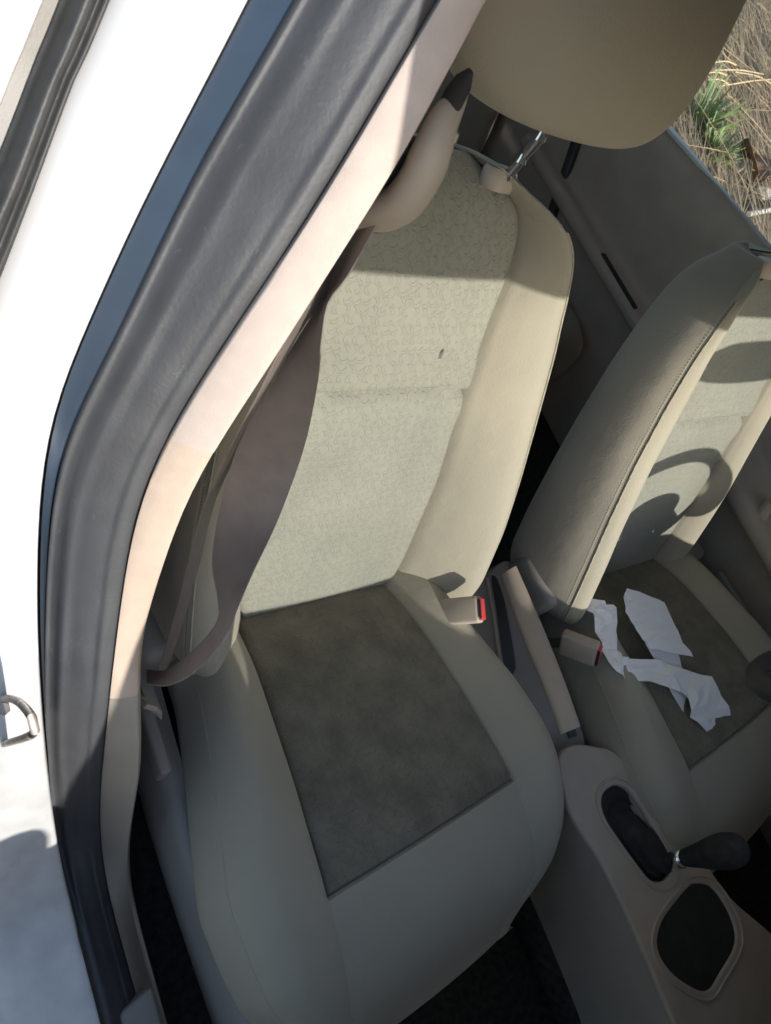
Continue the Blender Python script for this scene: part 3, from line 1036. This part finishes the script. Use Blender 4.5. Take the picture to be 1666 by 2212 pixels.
V, F = solid_sheet([[(1.09, y, .93) for y in np.linspace(-.85, .10, 8)], [(.945, y, 1.46) for y in np.linspace(-.45, .10, 8)]], .004)
pydata('window_glass', V, F, MT['glass'], dv, 30)

# ------------------------------------------------------------------ rear bench
rb = tag(empty('rear_bench', (.35, .9, .3)), 'rear bench seat in shade behind the front seats', 'bench seat')
rows = []
for x in np.linspace(-.33, 1.0, 50):
    e = min((x + .33), (1.0 - x)) / .06
    k = -.03 * max(0, 1 - e) ** 2
    sec = [(.46, .34), (.44, .46), (.445, .535), (.48, .572), (.60, .578), (.95, .57), (1.15, .56)]
    rows.append([np.array([x, p[0], p[1] + k]) for p in catmull(sec, 30)])
pydata('cushion', *grid(rows), MT['seatside'], rb, 60)
rows = []
for x in np.linspace(-.33, 1.0, 50):
    e = min((x + .33), (1.0 - x)) / .08
    k = .05 * max(0, 1 - e) ** 2
    sec = [(1.06, .55), (1.07, .62), (1.12, .80), (1.17, .98), (1.20, 1.06), (1.25, 1.09), (1.32, 1.05), (1.34, .9), (1.30, .5)]
    rows.append([np.array([x, p[0] + k, p[1] - k]) for p in catmull(sec, 40)])
pydata('backrest', *grid(rows), MT['seatside'], rb, 60)

# ------------------------------------------------------------------ centre console
con = tag(empty('centre_console', (.37, -.4, .3)), 'beige centre console with two dark openings between the front seats', 'console')
CZ = .572


def xy(pts, z): return [tuple(at_z(q, z)[:2]) for q in pts]


outer = xy([(1213, 1640), (1222, 1700), (1240, 1760), (1298, 1850), (1330, 1912), (1363, 1980), (1418, 2105), (1463, 2212), (1520, 2345), (1720, 2290), (1720, 2080), (1663, 2018), (1583, 1948), (1533, 1882), (1490, 1828), (1418, 1735), (1338, 1638), (1290, 1618), (1240, 1615)], CZ)
hole1 = xy([(1336, 1690), (1318, 1695), (1302, 1710), (1297, 1735), (1308, 1772), (1338, 1818), (1380, 1876), (1405, 1905), (1425, 1911), (1444, 1905), (1456, 1880), (1450, 1850), (1428, 1806), (1393, 1745), (1362, 1703)], CZ)
hole2 = xy([(1506, 1903), (1488, 1910), (1455, 1948), (1430, 1985), (1418, 2025), (1422, 2060), (1440, 2092), (1470, 2122), (1515, 2147), (1540, 2142), (1560, 2110), (1588, 2062), (1596, 2025), (1585, 1980), (1560, 1935), (1535, 1908)], CZ)
panel('top_panel', [outer, hole1, hole2], .012, .004, MT['plastic_pale'], con, lambda a, b, h: (a, b, CZ - .006 + h - .02 * max(0, -.36 - b) * 0))


def loop_rows(pts, zs, scale=None):
    P = np.array(pts, float)
    P = np.vstack([P, P[:1]])
    P = resample(P, 80)[:-1]
    c = P.mean(0)
    rr = []
    for k, z in enumerate(zs):
        s_ = scale[k] if scale else 1
        rr.append([np.array([*(c + (p - c) * s_), z]) for p in P])
    return rr


gc = np.array(at_z((1428, 1862), .555))[:2]
P = resample(np.vstack([np.array(hole1), np.array(hole1)[:1]]), 80)[:-1]
rows = []
for k in range(26):
    t = k / 25
    f_ = .012 * math.sin(t * 5 * 2 * math.pi) * (1 - t)
    q_ = P * (1 - t) + (gc + (P - P.mean(0)) * .10) * t
    q_ = q_ + (P - P.mean(0)) * f_ * 4
    rows.append([np.array([*(q_[j] if k else P.mean(0) + (P[j] - P.mean(0)) * 1.03), CZ - .005 - .016 * math.sin(min(t * 1.6, 1) * math.pi) + .006 * t + .004 * math.cos(t * 5 * 2 * math.pi) * (1 - t)]) for j in range(len(P))])
pydata('gear_gaiter', *grid(rows, True), MT['gaiter'], con, 60)
pydata('cup_holder_well', *grid(loop_rows(hole2, [CZ - .004, CZ - .012, CZ - .075, CZ - .085, CZ - .086], [1.03, .99, .93, .88, .1]), True, True), MT['gaiter'], con, 40)
# raised lips round the openings
for hl in (hole1, hole2):
    P = np.array(hl)
    c = P.mean(0)
    pts = [np.array([*(c + (p - c) * 1.10), CZ + .0005]) for p in loop_rows(hl, [0])[0] for p in [p[:2]]]
    pydata('opening_rim', *tube_vf(pts, .0022, 6, True), MT['plastic_pale'], con, 60)
# flared sides down to the floor
P = resample(np.array(outer + outer[:1]), 100)
base = []
c = P.mean(0)
for p in P:
    if p[0] < c[0]:
        base.append((p[0] * .25 + .30 * .75 - .012, p[1]))
    else:
        base.append((p[0] * .4 + .44 * .6, p[1]))
rows = []
for t in np.linspace(0, 1, 12):
    z = (CZ - .011) * (1 - t) + .31 * t
    k = t ** 1.3
    rows.append([np.array([p[0] * (1 - k) + b[0] * k, p[1], z]) for p, b in zip(P, base)])
pydata('side_panel', *grid(rows), MT['plastic'], con, 40)
# rear section with the handbrake slot
rear = xy([(985, 1270), (1010, 1256), (1055, 1240), (1098, 1214), (1125, 1262), (1165, 1372), (1212, 1475), (1262, 1605), (1225, 1640), (1195, 1612), (1150, 1540), (1100, 1470), (1040, 1400), (1000, 1330)], .535)
slot = xy([(1060, 1246), (1075, 1244), (1092, 1290), (1104, 1350), (1117, 1430), (1112, 1456), (1100, 1462), (1088, 1440), (1079, 1380), (1070, 1310)], .535)
panel('rear_panel', [rear, slot], .012, .003, MT['plastic_grey'], con, lambda a, b, h: (a, b, .529 + h))
pydata('slot_well', *grid(loop_rows(slot, [.533, .50, .495], [1.02, 1, .4]), True, True), MT['dark_plastic'], con, 40)
P = resample(np.array(rear + rear[:1]), 80)
pydata('rear_side', *grid([[np.array([p[0], p[1], z]) for p in P] for z in (.523, .44, .32)]), MT['plastic_grey'], con, 40)
pts = [np.array([*p, .5365]) for p in xy([(1052, 1248), (1064, 1310), (1074, 1385), (1084, 1445), (1098, 1472)], .5365)]
tube('slot_rib', resample(pts, 24), .004, MT['plastic'], con, 8)

# handbrake lever
hb = tag(empty('handbrake_lever', tuple(at_z((1150, 1400), .56))), 'long beige handbrake lever lying in the console between the seats', 'handbrake')
zz = (.575, .585, .60, .615, .622)
Lp = [at_z(q, z) for q, z in zip([(1085, 1240), (1112, 1318), (1142, 1400), (1180, 1490), (1215, 1585)], zz)]
Rp = [at_z(q, z) for q, z in zip([(1112, 1225), (1150, 1310), (1182, 1385), (1218, 1478), (1250, 1570)], zz)]
rows = []
for a, b in zip(resample(Lp, 20), resample(Rp, 20)):
    m_ = (a + b) / 2
    h_ = (b - a) / 2
    rows.append([m_ + h_ * math.cos(t) ** 1 * (1 if abs(math.cos(t)) < .99 else .99) + np.array([0, 0, .014 * math.sin(t)]) for t in np.linspace(0, 2 * math.pi, 20, endpoint=False)])
pydata('grip', *grid(rows, True, True), MT['plastic_pale'], hb, 50)
e_ = (Lp[-1] + Rp[-1]) / 2
d_ = e_ - (Lp[-2] + Rp[-2]) / 2
d_ /= np.linalg.norm(d_)
tube('release_button', [e_ - d_ * .004, e_ + d_ * .011], .0075, MT['dark_plastic'], hb, 16)

# gear lever
gb = at_z((1428, 1862), .555)
gl = tag(empty('gear_lever', tuple(gb)), 'dark gear lever with silver collar standing in the front console slot', 'gear lever')
axis = np.array([.03, 0.01, 1.0])
axis /= np.linalg.norm(axis)


def gp(h): return gb + axis * h


tube('shaft', [gp(-.01), gp(.055)], .008, MT['chrome'], gl, 16)
tube('collar', [gp(.026), gp(.030), gp(.044), gp(.047)], [.013, .0145, .0145, .012], MT['chrome'], gl, 20)
kn = [(.047, .012), (.055, .016), (.075, .020), (.10, .026), (.122, .030), (.142, .028), (.156, .019), (.162, .004)]
kk = catmull(kn, 24)
tube('knob', [gp(p[0]) for p in kk], [max(p[1] * .88, .002) for p in kk], MT['dull'], gl, 24, side=(0, 1, 0))

# dark corner of the dashboard foot at the lower right
lr = [at_z(q, .56) for q in ((1600, 2212), (1640, 2060), (1720, 2040), (1720, 2230))]
# ------------------------------------------------------------------ buckles
BG = 'seat belt buckles between the front seats'


def buckle(label, front_px, zc, w, back_len, stalk_to):
    """front face quad in the photo: four corners clockwise from upper left"""
    fl = [at_z(q, z) for q, z in front_px]
    c = sum(fl) / 4
    root = tag(empty('seat_belt_buckle', tuple(c)), label, 'seat belt buckle', BG)
    return root, fl, c


def make_buckle(label, pa, pb, pc, z_a, z_b, stalk):
    # pa: rear upper corner, pb: front upper corner, pc: front lower corner (pixels)
    A, Bq = at_z(pa, z_a), at_z(pb, z_b)
    Cq = at_plane(pc, Bq, Bq - A)
    ax = (Bq - A) / 2
    ay = (Cq - Bq) / 2
    n = np.cross(ax, ay)
    n /= np.linalg.norm(n)
    if n @ (CC - A) > 0:
        n = -n
    az = n * .011
    c = A + ax + ay + az
    root = tag(empty('seat_belt_buckle', tuple(c)), label, 'seat belt buckle', BG)
    orient_box('shell', c, ax, ay, az, .005, MT['plastic_pale'], root)
    e = ax / np.linalg.norm(ax)
    yv = ay / np.linalg.norm(ay)
    orient_box('release_button', c + ax + e * .0005, e * .0045, ay * .80, az * .66, .002, MT['red'], root)
    orient_box('slot', c + ax + e * .003 - yv * .0 - az * .80, e * .002, ay * .7, az * .10, .0004, MT['black'], root)
    tube('stalk', resample([c - ax * .8, c - ax * 1.5 + np.array([0, .01, -.03]), np.array(stalk)], 20), .011, MT['dark_plastic'], root, 12, flat=.5)
    return root


make_buckle('pale beige seat belt buckle with large red button beside the near seat', (948, 1294), (1030, 1286), (1034, 1345), .590, .648, (.27, .02, .45))
make_buckle('brownish beige seat belt buckle with slim red button lying against the far seat', (1212, 1372), (1292, 1402), (1282, 1444), .590, .628, (.42, -.06, .45))

# ------------------------------------------------------------------ seat belt of the near seat
sb = tag(empty('seat_belt', (-.25, .04, 1.2)), 'dark woven seat belt twisting down from its shoulder ring beside the near seat', 'seat belt')


def ribbon(name, pairs, xs, width, m, near=True, n=80, th=.0012):
    A = [at_x(a, x) for (a, b), x in zip(pairs, xs)]
    Bp = []
    for (a, b), Pa in zip(pairs, A):
        d = _ray(b)
        d = d / np.linalg.norm(d)
        t0 = (Pa - CC) @ d
        h2 = ((Pa - CC) @ (Pa - CC)) - t0 * t0
        k = max(width ** 2 - h2, 0) ** .5
        Bp.append(CC + d * (t0 + (k if not near else -k)))
    A, Bp = resample(A, n), resample(Bp, n)
    # equalise stations
    rows = [[A[i] * (1 - t) + Bp[i] * t for t in np.linspace(0, 1, 13)] for i in range(n)]
    uv = []
    V, F = solid_sheet(rows, th)
    s = 0
    L_ = []
    for i in range(n):
        if i: s += np.linalg.norm(A[i] - A[i - 1])
        L_ += [(t * .047, s) for t in np.linspace(0, 1, 13)]
    uv = L_ + L_
    me = pydata(name, V, F, m, sb, 50, uv=uv)
    return me


pairs = [((768, 500), (815, 488)), ((716, 585), (752, 600)), ((692, 655), (712, 655)), ((640, 742), (697, 737)), ((565, 867), (685, 837)), ((510, 972), (655, 972)), ((475, 1100), (602, 1120)), ((460, 1215), (545, 1242)),
         ((472, 1290), (515, 1312)), ((470, 1345), (482, 1388)), ((415, 1410), (418, 1455)), ((360, 1448), (362, 1482)), ((318, 1448), (318, 1478))]
xs = [-.222, -.236, -.246, -.258, -.274, -.281, -.286, -.293, -.300, -.308, -.314, -.318, -.318]
ribbon('webbing', pairs, xs, .056, MT['belt'])
# second run, back down to the reel in the pillar
pairs = [((722, 545), (740, 520)), ((700, 590), (719, 575)), ((655, 668), (698, 640)), ((615, 735), (640, 725)), ((560, 845), (585, 835)), ((500, 960), (522, 955)), ((440, 1090), (462, 1085)), ((405, 1220), (430, 1215)), ((372, 1350), (392, 1350)), ((335, 1460), (352, 1462))]
ribbon('return_webbing', pairs, [-.262, -.270, -.281, -.285, -.290, -.292, -.296, -.300, -.304, -.308], .030, MT['belt'], near=False)
# shoulder ring
cl = [at_x(q, x) for q, x in (((1010, 185), -.175), ((985, 222), -.185), ((958, 262), -.195), ((936, 320), -.20), ((908, 385), -.20), ((865, 440), -.20), ((815, 455), -.205), ((768, 430), -.21), ((750, 380), -.215))]
rr_ = resample(cl, 40)
tube('shoulder_ring', rr_, [lerp(k, [0, 6, 14, 30, 39], [.003, .011, .0165, .0175, .013]) for k in range(40)], MT['plastic_pale'], sb, 20, side=(1, .3, 0), flat=.9)
p = at_x((850, 385), -.205)
tube('ring_boss', [p + np.array([0, .012, 0]), p - np.array([0, .004, 0])], [.030, .027], MT['dark_plastic'], sb, 24)
p = at_x((980, 212), -.192)
qv = at_x((1002, 178), -.192) - at_x((960, 245), -.192)
qv /= np.linalg.norm(qv)
tube('height_slot', [p - qv * .021, p - qv * .012, p, p + qv * .012, p + qv * .021], [.003, .0085, .010, .0085, .003], MT['black'], sb, 16, flat=.6)
# floor anchor
p = at_x((316, 1465), -.305)
orient_box('lower_anchor', p + np.array([0, -.012, -.012]), (.010, -.01, -.008), (.004, .028, -.018), (0, .004, .006), .003, MT['plastic_grey'], sb)
hl_ = [at_x((282, 1478), -.318), at_x((305, 1505), -.318), at_x((327, 1530), -.318)]
bd = (hl_[2] - hl_[0]) / 2
orient_box('anchor_strap', (hl_[0] + hl_[2]) / 2, bd, np.cross(bd / np.linalg.norm(bd), (.5, .3, .8)) * .009, np.array([.5, .3, .8]) * .004, .002, MT['plastic'], sb)

# ------------------------------------------------------------------ tissues on the far seat
def paper_strip(pairs, zf, seed, amp, m_=4, sub=2):
    r_ = np.random.default_rng(seed)
    A0 = [at_z(a, z) for (a, b), z in zip(pairs, zf)]
    B0 = [at_z(b, z) for (a, b), z in zip(pairs, zf)]
    A, Bp = [], []
    for k in range(len(A0) - 1):
        for t in np.linspace(0, 1, sub, endpoint=False):
            A.append(A0[k] * (1 - t) + A0[k + 1] * t)
            Bp.append(B0[k] * (1 - t) + B0[k + 1] * t)
    A.append(A0[-1])
    Bp.append(B0[-1])
    rows = []
    for i in range(len(A)):
        r = []
        for j in range(m_ + 1):
            t = j / m_
            if 0 < j < m_:
                t += r_.uniform(-.05, .05)
            p = A[i] * (1 - t) + Bp[i] * t
            e_k = 0 if i == len(A) - 1 else 1
            r.append(p + np.array([r_.normal(0, .0004), r_.normal(0, .0004), e_k * min(abs(r_.normal(0, amp)), amp * 1.6) + (amp * .7 if j in (0, m_) and r_.random() < .4 and 1 < i < len(A) - 3 else 0)]))
        rows.append(r)
    # creases run across the paper: split each quad along a random diagonal
    n = m_ + 1
    V = [p for r in rows for p in r]
    F = []
    for i in range(len(rows) - 1):
        for j in range(m_):
            a = i * n + j
            b, c, d = a + 1, a + n + 1, a + n
            F += [(a, b, c), (a, c, d)] if r_.random() < .5 else [(a, b, d), (b, c, d)]
    o = len(V)
    V2 = [p - np.array([0, 0, .0006]) for p in V]
    F2 = [tuple(o + k for k in f[::-1]) for f in F]
    rim = []
    R_ = len(rows)
    for i in range(R_ - 1):
        for a, b in ((i * n, (i + 1) * n), ((i + 1) * n + m_, i * n + m_)):
            rim.append((a, b, o + b, o + a))
    for j in range(m_):
        for a, b in ((j + 1, j), ((R_ - 1) * n + j, (R_ - 1) * n + j + 1)):
            rim.append((a, b, o + b, o + a))
    return V + V2, F + F2 + rim


def tissue(strips, label):
    V, F = join_vf(*strips)
    o = pydata('tissue', V, F, MT['tissue'], None, 4)
    return tag(o, label, 'tissue')


pr = [((1226, 1301), (1250, 1288)), ((1276, 1324), (1300, 1300)), ((1281, 1330), (1331, 1313)), ((1284, 1368), (1331, 1362)), ((1299, 1402), (1331, 1404)), ((1322, 1442), (1344, 1418)), ((1352, 1470), (1358, 1424)), ((1402, 1474), (1422, 1427)), ((1452, 1489), (1480, 1450)), ((1488, 1512), (1534, 1462)), ((1490, 1550), (1568, 1528)), ((1532, 1586), (1584, 1566))]
tissue([paper_strip(pr, [.606, .612, .613, .607, .604, .609, .606, .603, .606, .610, .606, .603], 3, .0036, 4, 3)], 'long crumpled white tissue strip zigzagging across the far seat cushion')
pr = [((1346, 1290), (1354, 1272)), ((1350, 1322), (1392, 1284)), ((1368, 1352), (1434, 1303)), ((1388, 1382), (1458, 1350)), ((1404, 1402), (1474, 1388)), ((1440, 1408), (1498, 1418))]
pq = [((1392, 1388), (1462, 1400)), ((1408, 1415), (1468, 1422)), ((1428, 1450), (1474, 1446)), ((1452, 1500), (1486, 1480)), ((1488, 1556), (1512, 1520))]
tissue([paper_strip(pr, [.616, .617, .616, .615, .614, .613], 8, .0016, 4, 3), paper_strip(pq, [.603, .601, .600, .599, .598], 9, .0008)], 'flat broad white tissue piece with a pointed end on the far seat cushion')

# ------------------------------------------------------------------ ground outside
rows = [[np.array([x, y, 0.0]) for x in np.linspace(-60, 80, 60)] for y in np.linspace(-60, 80, 60)]
g = pydata('ground', *grid(rows), MT['soil'], None, 0)
tag(g, kind='structure')
g['label'] = 'dry bare soil with straw around the car'


def blades(name, spots, m, wid, parent=None):
    V, F = [], []
    for (p, d, ln, lift, w, bend) in spots:
        d = np.array(d, float)
        s = np.cross(d, (0, 0, 1))
        s /= np.linalg.norm(s) + 1e-9
        o = len(V)
        K = 4
        for k in range(K + 1):
            t = k / K
            c = np.array(p) + d * ln * t + np.array([0, 0, lift * t - bend * t * t]) + s * .07 * ln * (t * t) * math.sin(p[0] * 40)
            ww = w * (1 - .75 * t)
            V.append(c - s * ww)
            V.append(c + s * ww + np.array([0, 0, w * .7]))
        for k in range(K):
            a = o + 2 * k
            F.append((a, a + 1, a + 3, a + 2))
    return pydata(name, V, F, m, parent, 0)


def straw_set(n, x0, x1, y0, y1, seed):
    r_ = np.random.default_rng(seed)
    out = []
    for _ in range(n):
        x, y = r_.uniform(x0, x1), r_.uniform(y0, y1)
        if x - 1.4 * y > 2.6 + .6 * math.sin(y * 3) and x < 6:   # bare patch near the car
            if r_.random() < .8: continue
        a = r_.normal(.92, .22) if r_.random() < .86 else r_.uniform(0, 6.28)
        ln = r_.uniform(.4, 1.3)
        out.append(((x, y, r_.uniform(.0, .10)), (math.cos(a), math.sin(a), 0), ln, r_.uniform(-.02, .16), r_.uniform(.0016, .0036), r_.uniform(0, .08)))
    return out


o = blades('dry_grass', straw_set(8000, 3.2, 12, 1.2, 9, 1), MT['straw'], .003)
tag(o, 'flattened dry straw coloured grass beyond the far window', 'dry grass', None, 'stuff')
o = blades('dry_grass', straw_set(2600, 3.2, 12, 1.2, 9, 2), MT['straw2'], .003)
tag(o, 'pale bleached grass stems lying over the dry grass', 'dry grass', None, 'stuff')


def tuft(px, n, h, label, seed):
    c = at_z(px, 0.0)
    r_ = np.random.default_rng(seed)
    sp_ = []
    for _ in range(n):
        a = r_.uniform(0, 6.28)
        d0 = r_.uniform(0, .11)
        sp_.append(((c[0] + d0 * math.cos(a), c[1] + d0 * math.sin(a), 0), (math.cos(a), math.sin(a), 0), h * r_.uniform(.25, .6), h * r_.uniform(.7, 1.25), r_.uniform(.008, .017), h * r_.uniform(.1, .5)))
    o = blades('grass_tuft', sp_, MT['blade'], .004)
    tag(o, label, 'grass tuft', 'green grass tufts outside the far window')


tuft((1502, 278), 70, .30, 'taller green grass tuft beside the window ledge', 5)
tuft((1538, 335), 90, .16, 'lower spreading green grass tuft nearer the dead leaves', 6)

# dead leaf, stones, pale rod beyond the window
for k, (qa, qb) in enumerate((((1600, 75), (1650, 150)), ((1540, 135), (1590, 140)), ((1525, 152), (1650, 160)), ((1560, 185), (1700, 172)), ((1588, 155), (1670, 182)), ((1515, 160), (1570, 162)), ((1530, 172), (1575, 183)))):
    a, b = at_z(qa, .13), at_z(qb, .16)
    o = tube('straw_stem', resample([a, (a + b) / 2 + np.array([0, 0, .02]), b], 12), .0045, MT['straw2'], None, 6)
    tag(o, 'single pale dry stem lying across the flattened brown grass', 'dry stem', 'pale stems lying across the dry grass')
c = at_z((1607, 370), .02)
rows = []
for t in np.linspace(0, 1, 24):
    rr = []
    for s_ in np.linspace(-1, 1, 12):
        w_ = .15 * math.sin(math.pi * min(max(t, .04), .97)) ** .7
        p = np.array([(t - .5) * .42, s_ * w_, .07 * s_ * s_ + .06 * math.sin(t * 4) + .02 * mnoise.noise(Vector((t * 7, s_ * 3, 2)))])
        a = 1.0
        rr.append(c + np.array([p[0] * math.cos(a) - p[1] * math.sin(a), p[0] * math.sin(a) + p[1] * math.cos(a), p[2] + .03]))
    rows.append(rr)
o = pydata('dead_leaf', *solid_sheet(rows, .003), MT['leaf'], None, 50)
tag(o, 'large curled brown dead leaf on the ground', 'leaf')
for k, (px, r_, lb) in enumerate((((1585, 345), .10, 'rounded grey stone half hidden beside the green tuft'), ((1648, 415), .07, 'small grey stone lying just right of the curled leaf'))):
    c = at_z(px, .03)
    rows = []
    for v in np.linspace(0, math.pi, 14):
        rows.append([c + r_ * np.array([math.sin(v) * math.cos(t), math.sin(v) * math.sin(t) * .8, math.cos(v) * .6]) * (1 + .35 * mnoise.noise(Vector((math.sin(v) * math.cos(t) * 1.5, math.sin(v) * math.sin(t) * 1.5, math.cos(v) + k * 7)))) for t in np.linspace(0, 2 * math.pi, 22, endpoint=False)])
    o = pydata('stone', *grid(rows, True, True), MT['stone'], None, 60)
    tag(o, lb, 'stone')
a, b = at_z((1618, 462), .04), at_z((1700, 448), .05)
o = tube('rod', [a, (a + b) / 2 + np.array([0, 0, .005]), b], .016, MT['paper'], None, 10)
tag(o, 'pale straight rod lying on the ground below the dead leaf', 'rod')

# ------------------------------------------------------------------ light
SUN_EL = 25.0
w = bpy.data.worlds.new('World')
scene.world = w
w.use_nodes = True
N, L = w.node_tree.nodes, w.node_tree.links
bg = N['Background']
sky = N.new('ShaderNodeTexSky')
sky.sky_type = 'NISHITA'
sky.sun_disc = False
sky.sun_elevation = rad(SUN_EL)
SUN_AZ = 180.0        # the sun stands ahead of the car, towards -y
sky.sun_rotation = rad(SUN_AZ)
L.new(sky.outputs[0], bg.inputs['Color'])
bg.inputs['Strength'].default_value = .15
sun = bpy.data.lights.new('sun', 'SUN')
sun.energy = 3.1
sun.angle = rad(.55)
sun.color = (1.0, .965, .91)
so = bpy.data.objects.new('sun', sun)
col.objects.link(so)
az = rad(SUN_AZ)
sd = Vector((math.sin(az) * math.cos(rad(SUN_EL)), math.cos(az) * math.cos(rad(SUN_EL)), math.sin(rad(SUN_EL))))
so.rotation_euler = (-sd).to_track_quat('-Z', 'Y').to_euler()
so.location = (0, -3, 4)

vs_ = scene.view_settings
vs_.view_transform = 'Standard'
vs_.look = 'None'
vs_.gamma = 1
vs_.exposure = .72
vs_.use_curve_mapping = False
scene.cycles.max_bounces = 10
scene.cycles.diffuse_bounces = 6
scene.cycles.transparent_max_bounces = 12
scene.cycles.use_denoising = True
